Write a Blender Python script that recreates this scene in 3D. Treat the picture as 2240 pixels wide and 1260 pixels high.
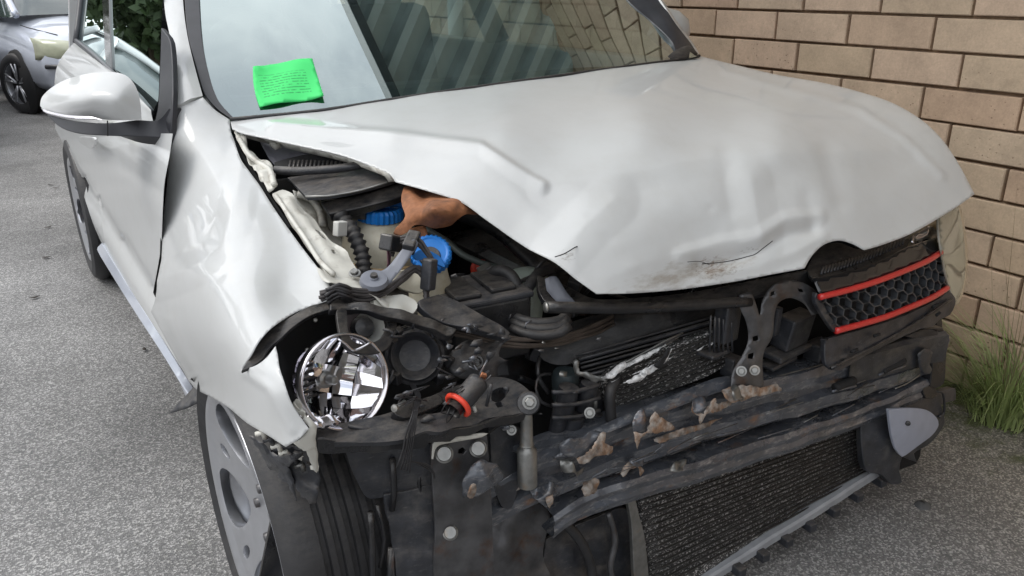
import bpy, bmesh, math, random
import numpy as np
from mathutils import Vector, Matrix
from mathutils.geometry import delaunay_2d_cdt
from mathutils import noise as mnoise
R = math.radians
rnd = random.Random(7)
for o in list(bpy.data.objects):
    bpy.data.objects.remove(o)
sc = bpy.context.scene
col = sc.collection

# ------------------------------------------------------------------ camera, sky, sun, exposure
F = 1750.0
CX, CY, CH = -1.12, -1.25, 1.25            # where the camera stands (car centre line is x=0, front axle y=0)
MROT = np.array([[0.8386045241564607, -0.5447003698877406, -0.006630166549526917],
                 [-0.20067988636179773, -0.2975998064178751, -0.9333605618569167],
                 [0.5064287070004345, 0.7840509309121453, -0.358878952380418]])
cam = bpy.data.cameras.new('camera')
camo = bpy.data.objects.new('camera', cam); col.objects.link(camo)
cam.sensor_width = 36; cam.lens = 36 * F / 2240; cam.clip_start = .02; cam.clip_end = 500
mw = Matrix.Identity(4)
for i in range(3):
    mw[i][0] = MROT[0][i]; mw[i][1] = -MROT[1][i]; mw[i][2] = -MROT[2][i]
mw.translation = (CX, CY, CH)
camo.matrix_world = mw
sc.camera = camo

w = bpy.data.worlds.new('World'); sc.world = w; w.use_nodes = True
nt = w.node_tree; nt.nodes.clear()
SUN_EL, SUN_AZ = R(50), R(-62)
wo = nt.nodes.new('ShaderNodeOutputWorld'); bg = nt.nodes.new('ShaderNodeBackground')
sky = nt.nodes.new('ShaderNodeTexSky'); sky.sky_type = 'NISHITA'; sky.sun_disc = False
sky.sun_elevation = SUN_EL; sky.sun_rotation = SUN_AZ; sky.dust_density = 2.0; sky.air_density = 1.0
tc = nt.nodes.new('ShaderNodeTexCoord'); mp = nt.nodes.new('ShaderNodeMapping')
mp.inputs['Scale'].default_value = (1.6, 1.6, 3.2)
nz = nt.nodes.new('ShaderNodeTexNoise'); nz.inputs['Scale'].default_value = 1.5; nz.inputs['Detail'].default_value = 7; nz.inputs['Roughness'].default_value = .55
cr = nt.nodes.new('ShaderNodeValToRGB'); cr.color_ramp.elements[0].position = .24; cr.color_ramp.elements[1].position = .52
mx = nt.nodes.new('ShaderNodeMix'); mx.data_type = 'RGBA'
nz2 = nt.nodes.new('ShaderNodeTexNoise'); nz2.inputs['Scale'].default_value = 2.3; nz2.inputs['Detail'].default_value = 5
cr2 = nt.nodes.new('ShaderNodeValToRGB'); cr2.color_ramp.elements[0].position = .35; cr2.color_ramp.elements[1].position = .62
cr2.color_ramp.elements[0].color = (7.6, 8.0, 8.5, 1); cr2.color_ramp.elements[1].color = (11.5, 11.6, 11.8, 1)
nt.links.new(mp.outputs['Vector'], nz2.inputs['Vector']); nt.links.new(nz2.outputs['Fac'], cr2.inputs['Fac']); nt.links.new(cr2.outputs['Color'], mx.inputs['B'])
nt.links.new(tc.outputs['Generated'], mp.inputs['Vector']); nt.links.new(mp.outputs['Vector'], nz.inputs['Vector'])
nt.links.new(nz.outputs['Fac'], cr.inputs['Fac']); nt.links.new(cr.outputs['Color'], mx.inputs['Factor'])
nt.links.new(sky.outputs['Color'], mx.inputs['A']); nt.links.new(mx.outputs['Result'], bg.inputs['Color'])
nt.links.new(bg.outputs['Background'], wo.inputs['Surface'])
bg.inputs['Strength'].default_value = .14
sun = bpy.data.lights.new('sun', 'SUN'); sun.energy = 1.3; sun.angle = R(30); sun.color = (1, .96, .9)
suno = bpy.data.objects.new('sun', sun); col.objects.link(suno)
sd = Vector((math.sin(SUN_AZ) * math.cos(SUN_EL), math.cos(SUN_AZ) * math.cos(SUN_EL), math.sin(SUN_EL)))
suno.rotation_euler = sd.to_track_quat('Z', 'Y').to_euler(); suno.location = (-6, -3, 9)
sc.view_settings.view_transform = 'Standard'; sc.view_settings.look = 'None'
sc.view_settings.gamma = 1; sc.view_settings.use_curve_mapping = False
sc.view_settings.exposure = 0.22
sc.render.engine = 'CYCLES'
sc.cycles.max_bounces = 8; sc.cycles.transparent_max_bounces = 16
sc.cycles.use_denoising = True

# ------------------------------------------------------------------ geometry helpers
CAMP = np.array([CX, CY, CH])
def ray(px, py):
    c = np.array([(px - 1120) / F, (py - 630) / F, 1.0])
    r = MROT.T @ c
    return r / r[1]
def P(px, py, D):                       # point at distance D (metres) ahead of the camera along the car
    return CAMP + ray(px, py) * D
def DX(px, py, x): return (x - CX) / ray(px, py)[0]
def DZ(px, py, z): return (z - CH) / ray(px, py)[2]
def DF(px, py, f, a=.3, b=12.0):        # distance where f(point) changes sign
    fa = f(P(px, py, a))
    n = 60; prev = a
    for i in range(1, n + 1):
        d = a * (b / a) ** (i / n); fd = f(P(px, py, d))
        if (fa < 0) != (fd < 0):
            lo, hi = prev, d
            for _ in range(30):
                m = (lo + hi) / 2
                if (f(P(px, py, m)) < 0) == (fa < 0): lo = m
                else: hi = m
            return (lo + hi) / 2
        prev = d
    return b
def zc(px, py, D): return float(MROT[2] @ (ray(px, py) * D))

def smoothline(pts, closed, seg):
    """Catmull-Rom through points; a repeated point is a sharp corner."""
    out = []; n = len(pts)
    rng = range(n if closed else n - 1)
    g = lambda i: pts[i % n] if closed else pts[max(0, min(n - 1, i))]
    for i in rng:
        p0, p1, p2, p3 = g(i - 1), g(i), g(i + 1), g(i + 2)
        p0, p1, p2, p3 = map(lambda q: np.array(q, float), (p0, p1, p2, p3))
        L = np.linalg.norm(p2 - p1)
        if L < 1e-9: continue
        if np.linalg.norm(p1 - p0) < 1e-9: p0 = p1 - (p2 - p1)
        if np.linalg.norm(p3 - p2) < 1e-9: p3 = p2 + (p2 - p1)
        k = max(1, int(L / seg))
        # centripetal-ish: limit the tangents to the segment length
        t1 = (p2 - p0) / 2; t2 = (p3 - p1) / 2
        for t in (t1, t2):
            l = np.linalg.norm(t)
            if l > L: t *= L / l
        for j in range(k):
            s = j / k
            h1 = 2 * s**3 - 3 * s**2 + 1; h2 = -2 * s**3 + 3 * s**2; h3 = s**3 - 2 * s**2 + s; h4 = s**3 - s**2
            out.append(h1 * p1 + h2 * p2 + h3 * t1 + h4 * t2)
    if not closed: out.append(np.array(pts[-1], float))
    return out

class TPS:
    """thin plate spline of 1/depth over the control points: exact for planes"""
    def __init__(s, ctrl, reg=1e-6):
        c = np.array([(a[0] / 1000, a[1] / 1000) for a in ctrl]); v = np.array([1 / zc(*a) for a in ctrl])
        n = len(c); s.c = c
        if n == 1: s.w = np.zeros(1); s.a = np.array([v[0], 0, 0]); return
        K = s.k(c, c) + reg * np.eye(n)
        Q = np.c_[np.ones(n), c]
        A = np.zeros((n + 3, n + 3)); A[:n, :n] = K; A[:n, n:] = Q; A[n:, :n] = Q.T
        sol = np.linalg.lstsq(A, np.r_[v, 0, 0, 0], rcond=None)[0]
        s.w = sol[:n]; s.a = sol[n:]
    def k(s, a, b):
        d = np.sqrt(((a[:, None] - b[None]) ** 2).sum(-1)) + 1e-9
        return d * d * np.log(d)
    def __call__(s, pts):
        p = np.asarray(pts, float)[:, :2] / 1000
        v = s.k(p, s.c) @ s.w + s.a[0] + p @ s.a[1:]
        z = 1 / v
        c = np.c_[(np.asarray(pts)[:, 0] - 1120) / F, (np.asarray(pts)[:, 1] - 630) / F, np.ones(len(p))]
        return CAMP + (c * z[:, None]) @ MROT

def inpoly(x, y, poly):
    x0, y0 = poly[:, 0], poly[:, 1]; x1, y1 = np.roll(x0, -1), np.roll(y0, -1)
    ins = np.zeros(len(x), bool)
    for i in range(len(poly)):
        c = ((y0[i] > y) != (y1[i] > y))
        with np.errstate(divide='ignore', invalid='ignore'):
            xi = (x1[i] - x0[i]) * (y - y0[i]) / (y1[i] - y0[i]) + x0[i]
        ins ^= c & (x < xi)
    return ins
def bdist(x, y, poly):
    a = poly; b = np.roll(poly, -1, 0); d = np.full(len(x), 1e9)
    for i in range(len(a)):
        ab = b[i] - a[i]; l = ab @ ab
        if l == 0: continue
        t = np.clip(((x - a[i][0]) * ab[0] + (y - a[i][1]) * ab[1]) / l, 0, 1)
        d = np.minimum(d, np.hypot(x - a[i][0] - t * ab[0], y - a[i][1] - t * ab[1]))
    return d
def pl_dist(x, y, pts):
    d = np.full(len(x), 1e9)
    for i in range(len(pts) - 1):
        a = np.array(pts[i], float); b = np.array(pts[i + 1], float); ab = b - a; l = ab @ ab
        t = np.clip(((x - a[0]) * ab[0] + (y - a[1]) * ab[1]) / l, 0, 1)
        d = np.minimum(d, np.hypot(x - a[0] - t * ab[0], y - a[1] - t * ab[1]))
    return d

def link(name, me, mat, parent=None, smooth=True, label=None):
    ob = bpy.data.objects.new(name, me); col.objects.link(ob)
    if mat: me.materials.append(mat)
    if parent is not None:
        ob.parent = parent
        b = base_of(parent)
        if b.length > 1e-9: me.transform(Matrix.Translation(-b))
    if smooth:
        me.polygons.foreach_set('use_smooth', [True] * len(me.polygons))
    if label: ob['label'] = label
    return ob
def base_of(o):
    b = Vector((0, 0, 0))
    while o is not None:
        b = b + o.location; o = o.parent
    return b
def thing(name, label, cat, loc=(0, 0, 0), group=None, rz=0):
    o = bpy.data.objects.new(name, None); col.objects.link(o); o.location = loc; o.rotation_euler = (0, 0, rz)
    o.empty_display_size = .1
    o['label'] = label; o['category'] = cat
    if group: o['group'] = group
    return o
def tag(o, label, cat, group=None, kind=None):
    if kind: o['kind'] = kind
    if label: o['label'] = label
    if cat: o['category'] = cat
    if group: o['group'] = group
    return o
def autosmooth(me, deg=35):
    bm = bmesh.new(); bm.from_mesh(me)
    for e in bm.edges:
        if len(e.link_faces) == 2: e.smooth = e.calc_face_angle(3.14) < R(deg)
    bm.to_mesh(me); bm.free()

def sheet(name, outline, ctrl, mat, parent=None, sp=16, th=.0012, bump=None, bdir=(0, -.5, .86), holes=(), label=None, sharp=None, jag=0, noise_amp=0, noise_s=8, reg=1e-6):
    pts = smoothline(outline, True, sp * .8)
    if jag:
        pts = [p + np.array([rnd.uniform(-jag, jag), rnd.uniform(-jag, jag)]) for p in pts]
    poly = np.array(pts)
    verts = [tuple(p) for p in poly]; faces = [list(range(len(poly)))]; hp = []
    for h in holes:
        q = np.array(smoothline(h, True, sp * .6)); hp.append(q)
        faces.append([len(verts) + i for i in range(len(q))]); verts += [tuple(p) for p in q]
    x0, y0 = poly.min(0); x1, y1 = poly.max(0)
    gx, gy = np.meshgrid(np.arange(x0 + sp / 2, x1, sp), np.arange(y0 + sp / 2, y1, sp * .866))
    gx = gx + (np.arange(gx.shape[0]) % 2)[:, None] * sp / 2
    gx, gy = gx.ravel(), gy.ravel()
    if len(gx):
        k = inpoly(gx, gy, poly); gx, gy = gx[k], gy[k]
        k = bdist(gx, gy, poly) > sp * .45; gx, gy = gx[k], gy[k]
        for q in hp:
            k = ~inpoly(gx, gy, q) & (bdist(gx, gy, q) > sp * .4); gx, gy = gx[k], gy[k]
    verts += list(zip(gx.tolist(), gy.tolist()))
    r = delaunay_2d_cdt([Vector(v) for v in verts], [], faces[:1] if not hp else [], 1, 1e-4) if not hp else None
    if hp:
        edges = []
        for f in faces: edges += [(f[i], f[(i + 1) % len(f)]) for i in range(len(f))]
        r = delaunay_2d_cdt([Vector(v) for v in verts], edges, [], 0, 1e-4)
    v2 = np.array([tuple(v) for v in r[0]]); fs = [tuple(f) for f in r[2]]
    if hp:
        cen = np.array([v2[list(f)].mean(0) for f in fs])
        k = inpoly(cen[:, 0], cen[:, 1], poly)
        for q in hp: k &= ~inpoly(cen[:, 0], cen[:, 1], q)
        fs = [f for f, kk in zip(fs, k) if kk]
    v3 = np.array([P(a, b, ctrl(a, b)) for a, b in v2]) if callable(ctrl) else TPS(ctrl, reg)(v2)
    if bump is not None:
        v3 = v3 + np.array(bdir)[None] * bump(v2[:, 0], v2[:, 1])[:, None]
    if noise_amp:
        for i in range(len(v3)):
            v3[i] += np.array(bdir) * noise_amp * mnoise.noise(Vector(v3[i] * noise_s))
    # wind the faces towards the viewing side
    f0 = np.array([f[:3] for f in fs]); A = v3[f0[:, 0]]; nn = np.cross(v3[f0[:, 1]] - A, v3[f0[:, 2]] - A)
    if (nn * (CAMP - A)).sum() < 0: fs = [f[::-1] for f in fs]
    nf = len(fs)
    if 0 < th <= .004:
        # thin pressed sheet: a back skin and a rim
        ec = {}
        for f in fs:
            for i in range(len(f)): ec[(f[i], f[(i + 1) % len(f)])] = 1
        rim = [(a, b) for (a, b) in ec if (b, a) not in ec]
        vd = v3 - CAMP; vd /= np.linalg.norm(vd, axis=1)[:, None]
        n0 = len(v3); v3 = np.r_[v3, v3 + vd * th * 1.5]
        fs = fs + [tuple(i + n0 for i in f[::-1]) for f in fs] + [(b, a, a + n0, b + n0) for a, b in rim]
        nrim = len(rim)
    me = bpy.data.meshes.new(name); me.from_pydata([tuple(v) for v in v3], [], fs); me.update()
    ob = link(name, me, mat, parent, True, label)
    if 0 < th <= .004:
        for k in range(2 * nf, 2 * nf + nrim): me.polygons[k].use_smooth = False
    if th > .004:
        m = ob.modifiers.new('thickness', 'SOLIDIFY'); m.thickness = th; m.offset = -1
        if th > .004:
            b = ob.modifiers.new('bevel', 'BEVEL'); b.width = min(.003, th * .2); b.segments = 2; b.limit_method = 'ANGLE'; b.angle_limit = R(50)
            b.harden_normals = True
    return ob

def tube_me(pts3, r, n=10, rf=None, cap=True):
    pts3 = [Vector(p) for p in pts3]
    vs = []; fs = []; m = len(pts3)
    up = Vector((0.13, 0.21, .97))
    prevx = None
    for i, p in enumerate(pts3):
        t = (pts3[min(i + 1, m - 1)] - pts3[max(i - 1, 0)]).normalized()
        x = (up.cross(t) if prevx is None else prevx - t * prevx.dot(t))
        if x.length < 1e-6: x = Vector((1, 0, 0)).cross(t)
        x.normalize(); prevx = x; y = t.cross(x)
        rr = r if rf is None else rf(i / (m - 1)) * r
        for k in range(n):
            a = 2 * math.pi * k / n
            vs.append(p + x * math.cos(a) * rr + y * math.sin(a) * rr)
    for i in range(m - 1):
        for k in range(n):
            fs.append((i * n + k, i * n + (k + 1) % n, (i + 1) * n + (k + 1) % n, (i + 1) * n + k))
    if cap: fs += [tuple(range(n - 1, -1, -1)), tuple((m - 1) * n + k for k in range(n))]
    return [tuple(v) for v in vs], fs
def mesh(name, vs, fs):
    me = bpy.data.meshes.new(name); me.from_pydata([tuple(v) for v in vs], [], fs); me.update(); return me
def tube(name, pts, r, mat, parent=None, n=10, seg=.01, ribs=0, world=False, label=None, flat=None):
    p3 = [tuple(p) for p in pts] if world else [tuple(P(*p)) for p in pts]
    sm = smoothline(p3, False, seg)
    rf = None
    if ribs: rf = lambda t: 1 + .16 * (1 if int(t * ribs * 2) % 2 else -1)
    vs, fs = tube_me(sm, r, n, rf)
    return link(name, mesh(name, vs, fs), mat, parent, True, label)
def joinm(parts):
    V = []; Fc = []
    for vs, fs in parts:
        o = len(V); V += list(vs); Fc += [tuple(i + o for i in f) for f in fs]
    return V, Fc
def lathe_me(c, axis, prof, n=32):
    c = Vector(c); a = Vector(axis).normalized()
    x = a.cross(Vector((.3, .2, .93))).normalized(); y = a.cross(x)
    vs = []; fs = []
    for (r, h) in prof:
        for k in range(n):
            t = 2 * math.pi * k / n
            vs.append(tuple(c + a * h + (x * math.cos(t) + y * math.sin(t)) * max(r, 1e-5)))
    for i in range(len(prof) - 1):
        for k in range(n):
            fs.append((i * n + k, (i + 1) * n + k, (i + 1) * n + (k + 1) % n, i * n + (k + 1) % n))
    return vs, fs
def lathe(name, c, axis, prof, mat, parent=None, n=32, label=None, ang=40):
    vs, fs = lathe_me(c, axis, prof, n)
    me = mesh(name, vs, fs)
    ob = link(name, me, mat, parent, True, label); autosmooth(me, ang); return ob
def box_me(c, s, rot=None):
    m = Matrix.Translation(Vector(c)) @ (rot.to_4x4() if rot is not None else Matrix.Identity(4))
    vs = [tuple(m @ Vector((sx * s[0] / 2, sy * s[1] / 2, sz * s[2] / 2))) for sx in (-1, 1) for sy in (-1, 1) for sz in (-1, 1)]
    return vs, [(0, 1, 3, 2), (4, 6, 7, 5), (0, 4, 5, 1), (2, 3, 7, 6), (0, 2, 6, 4), (1, 5, 7, 3)]
def box(name, c, s, mat, parent=None, rot=None, bev=.003, label=None):
    vs, fs = box_me(c, s, rot)
    ob = link(name, mesh(name, vs, fs), mat, parent, False, label)
    if bev:
        m = ob.modifiers.new('bevel', 'BEVEL'); m.width = bev; m.segments = 2
    return ob
def rotm(x=0, y=0, z=0):
    from mathutils import Euler
    return Euler((R(x), R(y), R(z))).to_matrix()
CAMV = Vector(CAMP)
def bolt_me(p, axis, r):
    hexr = [(r * 1.5, 0), (r * 1.5, r * .25), (r * 1.05, r * .3)]
    a = lathe_me(p, axis, [(0.0, 0)] + hexr, 20)
    b = lathe_me(p, axis, [(r, r * .25), (r, r * 1.0), (r * .85, r * 1.1), (0, r * 1.1)], 6)
    return joinm([a, b])
def bolt(p, axis, r, mat, parent, name='bolt'):
    vs, fs = bolt_me(p, axis, r)
    me = mesh(name, vs, fs); ob = link(name, me, mat, parent, True); autosmooth(me, 30); return ob

# ------------------------------------------------------------------ materials
def nodes(name):
    m = bpy.data.materials.new(name); m.use_nodes = True
    t = m.node_tree; b = t.nodes['Principled BSDF']
    return m, t, b
def mat(name, c, rough=.5, *a_, **k_):
    d = k_.pop('dust', 0)
    m = mat0(name, c, rough, *a_, **k_)
    if d:
        t = m.node_tree; b = t.nodes['Principled BSDF']; L = t.links.new; n = lambda k: t.nodes.new(k)
        g = n('ShaderNodeNewGeometry'); sx = n('ShaderNodeSeparateXYZ'); L(g.outputs['Normal'], sx.inputs[0])
        mr = n('ShaderNodeMapRange'); mr.inputs['From Min'].default_value = .2; mr.inputs['From Max'].default_value = 1; L(sx.outputs['Z'], mr.inputs['Value'])
        nz = n('ShaderNodeTexNoise'); nz.inputs['Scale'].default_value = 55; nz.inputs['Detail'].default_value = 8; nz.inputs['Roughness'].default_value = .8; mq = n('ShaderNodeMapping'); mq.inputs['Scale'].default_value = (.45, 1, 1.6); L(g.outputs['Position'], mq.inputs['Vector']); L(mq.outputs[0], nz.inputs['Vector'])
        r = n('ShaderNodeMapRange'); r.inputs['From Min'].default_value = .38; r.inputs['From Max'].default_value = .68; L(nz.outputs['Fac'], r.inputs['Value'])
        mu = n('ShaderNodeMath'); mu.operation = 'MULTIPLY'; L(mr.outputs[0], mu.inputs[0]); L(r.outputs[0], mu.inputs[1])
        mu2 = n('ShaderNodeMath'); mu2.operation = 'MULTIPLY'; mu2.inputs[1].default_value = d; L(mu.outputs[0], mu2.inputs[0])
        x = n('ShaderNodeMix'); x.data_type = 'RGBA'; x.inputs['B'].default_value = (.20, .175, .15, 1); L(mu2.outputs[0], x.inputs['Factor'])
        s_ = b.inputs['Base Color']
        if s_.is_linked: L(s_.links[0].from_socket, x.inputs['A'])
        else: x.inputs['A'].default_value = s_.default_value
        L(x.outputs['Result'], s_)
    return m
def mat0(name, c, rough=.5, metal=0, coat=0, var=.0, vs=30, bump=0, bs=120, c2=None, c2s=12, c2lo=.5, c2hi=.65, spec=.5, rvar=0, alpha=1, trans=0):
    m, t, b = nodes(name)
    b.inputs['Base Color'].default_value = (*c, 1); b.inputs['Roughness'].default_value = rough
    b.inputs['Metallic'].default_value = metal; b.inputs['Coat Weight'].default_value = coat
    b.inputs['Coat Roughness'].default_value = .04; b.inputs['Specular IOR Level'].default_value = spec
    if trans: b.inputs['Transmission Weight'].default_value = trans
    if alpha < 1: b.inputs['Alpha'].default_value = alpha
    co = t.nodes.new('ShaderNodeTexCoord')
    last = None
    if var or c2:
        rgb = t.nodes.new('ShaderNodeRGB'); rgb.outputs[0].default_value = (*c, 1); last = rgb.outputs[0]
    if c2:
        n = t.nodes.new('ShaderNodeTexNoise'); n.inputs['Scale'].default_value = c2s; n.inputs['Detail'].default_value = 8; n.inputs['Roughness'].default_value = .65
        t.links.new(co.outputs['Object'], n.inputs['Vector'])
        r = t.nodes.new('ShaderNodeValToRGB'); r.color_ramp.elements[0].position = c2lo; r.color_ramp.elements[1].position = c2hi
        t.links.new(n.outputs['Fac'], r.inputs['Fac'])
        x = t.nodes.new('ShaderNodeMix'); x.data_type = 'RGBA'; x.inputs['B'].default_value = (*c2, 1)
        t.links.new(r.outputs['Color'], x.inputs['Factor']); t.links.new(last, x.inputs['A']); last = x.outputs['Result']
    if var:
        n = t.nodes.new('ShaderNodeTexNoise'); n.inputs['Scale'].default_value = vs; n.inputs['Detail'].default_value = 6
        t.links.new(co.outputs['Object'], n.inputs['Vector'])
        mr = t.nodes.new('ShaderNodeMapRange'); mr.inputs['From Min'].default_value = .3; mr.inputs['From Max'].default_value = .7
        mr.inputs['To Min'].default_value = 1 - var; mr.inputs['To Max'].default_value = 1 + var
        t.links.new(n.outputs['Fac'], mr.inputs['Value'])
        x = t.nodes.new('ShaderNodeVectorMath'); x.operation = 'SCALE'
        t.links.new(last, x.inputs[0]); t.links.new(mr.outputs['Result'], x.inputs['Scale']); last = x.outputs[0]
    if last is not None: t.links.new(last, b.inputs['Base Color'])
    if rvar:
        n = t.nodes.new('ShaderNodeTexNoise'); n.inputs['Scale'].default_value = vs * .7; n.inputs['Detail'].default_value = 5
        t.links.new(co.outputs['Object'], n.inputs['Vector'])
        mr = t.nodes.new('ShaderNodeMapRange'); mr.inputs['From Min'].default_value = .35; mr.inputs['From Max'].default_value = .65
        mr.inputs['To Min'].default_value = max(.02, rough - rvar); mr.inputs['To Max'].default_value = min(1, rough + rvar)
        t.links.new(n.outputs['Fac'], mr.inputs['Value']); t.links.new(mr.outputs['Result'], b.inputs['Roughness'])
    if bump:
        n = t.nodes.new('ShaderNodeTexNoise'); n.inputs['Scale'].default_value = bs; n.inputs['Detail'].default_value = 6
        t.links.new(co.outputs['Object'], n.inputs['Vector'])
        bp = t.nodes.new('ShaderNodeBump'); bp.inputs['Strength'].default_value = bump; bp.inputs['Distance'].default_value = .002
        t.links.new(n.outputs['Fac'], bp.inputs['Height']); t.links.new(bp.outputs['Normal'], b.inputs['Normal'])
    return m

def layer(m, c, s, lo, hi, mapping=(1, 1, 1), amt=1.0):
    t = m.node_tree; b = t.nodes['Principled BSDF']; n = lambda k: t.nodes.new(k)
    g = n('ShaderNodeNewGeometry'); mp_ = n('ShaderNodeMapping'); mp_.inputs['Scale'].default_value = mapping
    t.links.new(g.outputs['Position'], mp_.inputs['Vector'])
    q = n('ShaderNodeTexNoise'); q.inputs['Scale'].default_value = s; q.inputs['Detail'].default_value = 9; q.inputs['Roughness'].default_value = .72
    t.links.new(mp_.outputs[0], q.inputs['Vector'])
    r = n('ShaderNodeMapRange'); r.inputs['From Min'].default_value = lo; r.inputs['From Max'].default_value = hi; r.inputs['To Max'].default_value = amt
    t.links.new(q.outputs['Fac'], r.inputs['Value'])
    x = n('ShaderNodeMix'); x.data_type = 'RGBA'; x.inputs['B'].default_value = (*c, 1); t.links.new(r.outputs[0], x.inputs['Factor'])
    s_ = b.inputs['Base Color']
    if s_.is_linked: t.links.new(s_.links[0].from_socket, x.inputs['A'])
    else: x.inputs['A'].default_value = s_.default_value
    t.links.new(x.outputs['Result'], s_)
def paint_mat():
    m, t, b = nodes('white_paint')
    b.inputs['Roughness'].default_value = .42; b.inputs['Specular IOR Level'].default_value = .3; b.inputs['Coat Weight'].default_value = .65; b.inputs['Coat Roughness'].default_value = .025
    L = t.links.new; co = t.nodes.new('ShaderNodeTexCoord')
    def n(k): return t.nodes.new(k)
    base = n('ShaderNodeRGB'); base.outputs[0].default_value = (.52, .53, .53, 1); last = base.outputs[0]
    # faint road film
    nz = n('ShaderNodeTexNoise'); nz.inputs['Scale'].default_value = 16; nz.inputs['Detail'].default_value = 9; nz.inputs['Roughness'].default_value = .7; L(co.outputs['Object'], nz.inputs['Vector'])
    r = n('ShaderNodeValToRGB'); r.color_ramp.elements[0].position = .45; r.color_ramp.elements[1].position = .8
    r.color_ramp.elements[1].color = (.22, .22, .22, 1)
    L(nz.outputs['Fac'], r.inputs['Fac'])
    x = n('ShaderNodeMix'); x.data_type = 'RGBA'; x.inputs['B'].default_value = (.38, .365, .33, 1)
    L(r.outputs['Color'], x.inputs['Factor']); L(last, x.inputs['A']); last = x.outputs['Result']
    # scuffs around the crash damage
    for (p, rad, c, sc_, lo, hi) in SCUFFS:
        d = n('ShaderNodeVectorMath'); d.operation = 'SUBTRACT'; d.inputs[1].default_value = p; L(co.outputs['Object'], d.inputs[0])
        s = n('ShaderNodeVectorMath'); s.operation = 'MULTIPLY'; s.inputs[1].default_value = tuple(1 / q for q in rad); L(d.outputs[0], s.inputs[0])
        le = n('ShaderNodeVectorMath'); le.operation = 'LENGTH'; L(s.outputs[0], le.inputs[0])
        mr = n('ShaderNodeMapRange'); mr.inputs['From Min'].default_value = 1; mr.inputs['From Max'].default_value = .1; mr.inputs['To Max'].default_value = .45
        L(le.outputs['Value'], mr.inputs['Value'])
        nz = n('ShaderNodeTexNoise'); nz.inputs['Scale'].default_value = sc_; nz.inputs['Detail'].default_value = 9; nz.inputs['Roughness'].default_value = .7
        mpp = n('ShaderNodeMapping'); mpp.inputs['Scale'].default_value = (1, 2.2, 3.5); L(co.outputs['Object'], mpp.inputs['Vector']); L(mpp.outputs['Vector'], nz.inputs['Vector'])
        ad = n('ShaderNodeMath'); ad.operation = 'ADD'; L(nz.outputs['Fac'], ad.inputs[0]); L(mr.outputs['Result'], ad.inputs[1])
        rr = n('ShaderNodeValToRGB'); rr.color_ramp.elements[0].position = lo; rr.color_ramp.elements[1].position = hi; L(ad.outputs[0], rr.inputs['Fac'])
        x = n('ShaderNodeMix'); x.data_type = 'RGBA'; x.inputs['B'].default_value = (*c, 1)
        L(rr.outputs['Color'], x.inputs['Factor']); L(last, x.inputs['A']); last = x.outputs['Result']
    L(last, b.inputs['Base Color'])
    # orange peel
    nz = n('ShaderNodeTexNoise'); nz.inputs['Scale'].default_value = 350; L(co.outputs['Object'], nz.inputs['Vector'])
    bp = n('ShaderNodeBump'); bp.inputs['Strength'].default_value = .03; bp.inputs['Distance'].default_value = .0004
    L(nz.outputs['Fac'], bp.inputs['Height']); L(bp.outputs['Normal'], b.inputs['Coat Normal'])
    return m
SCUFFS = [(tuple(P(1560, 590, .915)), (.10, .05, .03), (.16, .11, .08), 70, .72, .92),
          (tuple(P(1640, 555, .905)), (.07, .04, .02), (.10, .08, .07), 90, .80, .98),
          (tuple(P(1500, 600, .93)), (.26, .08, .035), (.34, .32, .29), 25, .72, 1.0),
          (tuple(P(1245, 560, .985)), (.03, .03, .02), (.25, .24, .22), 90, .75, .95)]
M = {}
M['paint'] = paint_mat()
M['inner_paint'] = mat('inner_paint', (.55, .54, .49), .45, coat=.2, var=.10, vs=18, c2=(.22, .19, .15), c2s=22, c2lo=.56, c2hi=.72, bump=.15)
M['silver_paint'] = mat('silver_paint', (.60, .64, .73), .3, metal=.35, coat=1, var=.03)
M['car_white'] = mat('car_white', (.72, .72, .72), .3, coat=1)
M['car_red'] = mat('car_red', (.25, .03, .03), .3, coat=1)
M['car_blue'] = mat('car_blue', (.05, .12, .25), .3, coat=1)
M['black'] = mat('black_plastic', (.013, .0135, .016), .36, dust=.6, var=.35, vs=25, bump=.25, bs=200, rvar=.12, c2=(.05, .047, .043), c2s=14, c2lo=.52, c2hi=.8)
M['black2'] = mat('dark_plastic', (.028, .030, .036), .40, dust=.7, var=.3, vs=40, bump=.25, bs=260, rvar=.12, c2=(.09, .085, .08), c2s=18, c2lo=.52, c2hi=.78)
M['gloss_black'] = mat('gloss_black', (.015, .015, .017), .12, coat=.6, var=.2)
M['rubber'] = mat('rubber', (.022, .022, .024), .55, var=.25, vs=30, bump=.3, dust=.4)
M['trim'] = mat('exterior_trim', (.035, .036, .042), .38, var=.15, bump=.12, bs=500)
M['mirror_base'] = mat('mirror_base', (.03, .031, .037), .4, var=.1, bump=.1, bs=500)
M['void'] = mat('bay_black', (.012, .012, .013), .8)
M['metal'] = mat('zinc_metal', (.27, .27, .26), .45, metal=.85, var=.2, vs=60, bump=.15, c2=(.22, .17, .12), c2s=30, c2lo=.55, c2hi=.75)
M['dark_metal'] = mat('dark_metal', (.10, .10, .105), .4, metal=.6, var=.35, vs=30, bump=.3, dust=.4, c2=(.10, .055, .035), c2s=18, c2lo=.55, c2hi=.75)
M['beam'] = mat('beam_metal', (.085, .092, .108), .30, metal=.25, coat=.5, var=.3, vs=22, bump=.3, bs=60, rvar=.15)
layer(M['beam'], (.36, .345, .335), 70, .52, .70, (.5, 1, 1.7), .75)
layer(M['beam'], (.22, .115, .06), 16, .585, .70, (.7, 1, 1.4), .85)
layer(M['black2'], (.16, .155, .15), 90, .58, .74, (.5, 1, 2.0), .6)
M['rust'] = mat('rust', (.22, .135, .085), .8, var=.55, vs=60, bump=.8, bs=150, c2=(.34, .31, .28), c2s=40, c2lo=.42, c2hi=.6)
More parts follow.
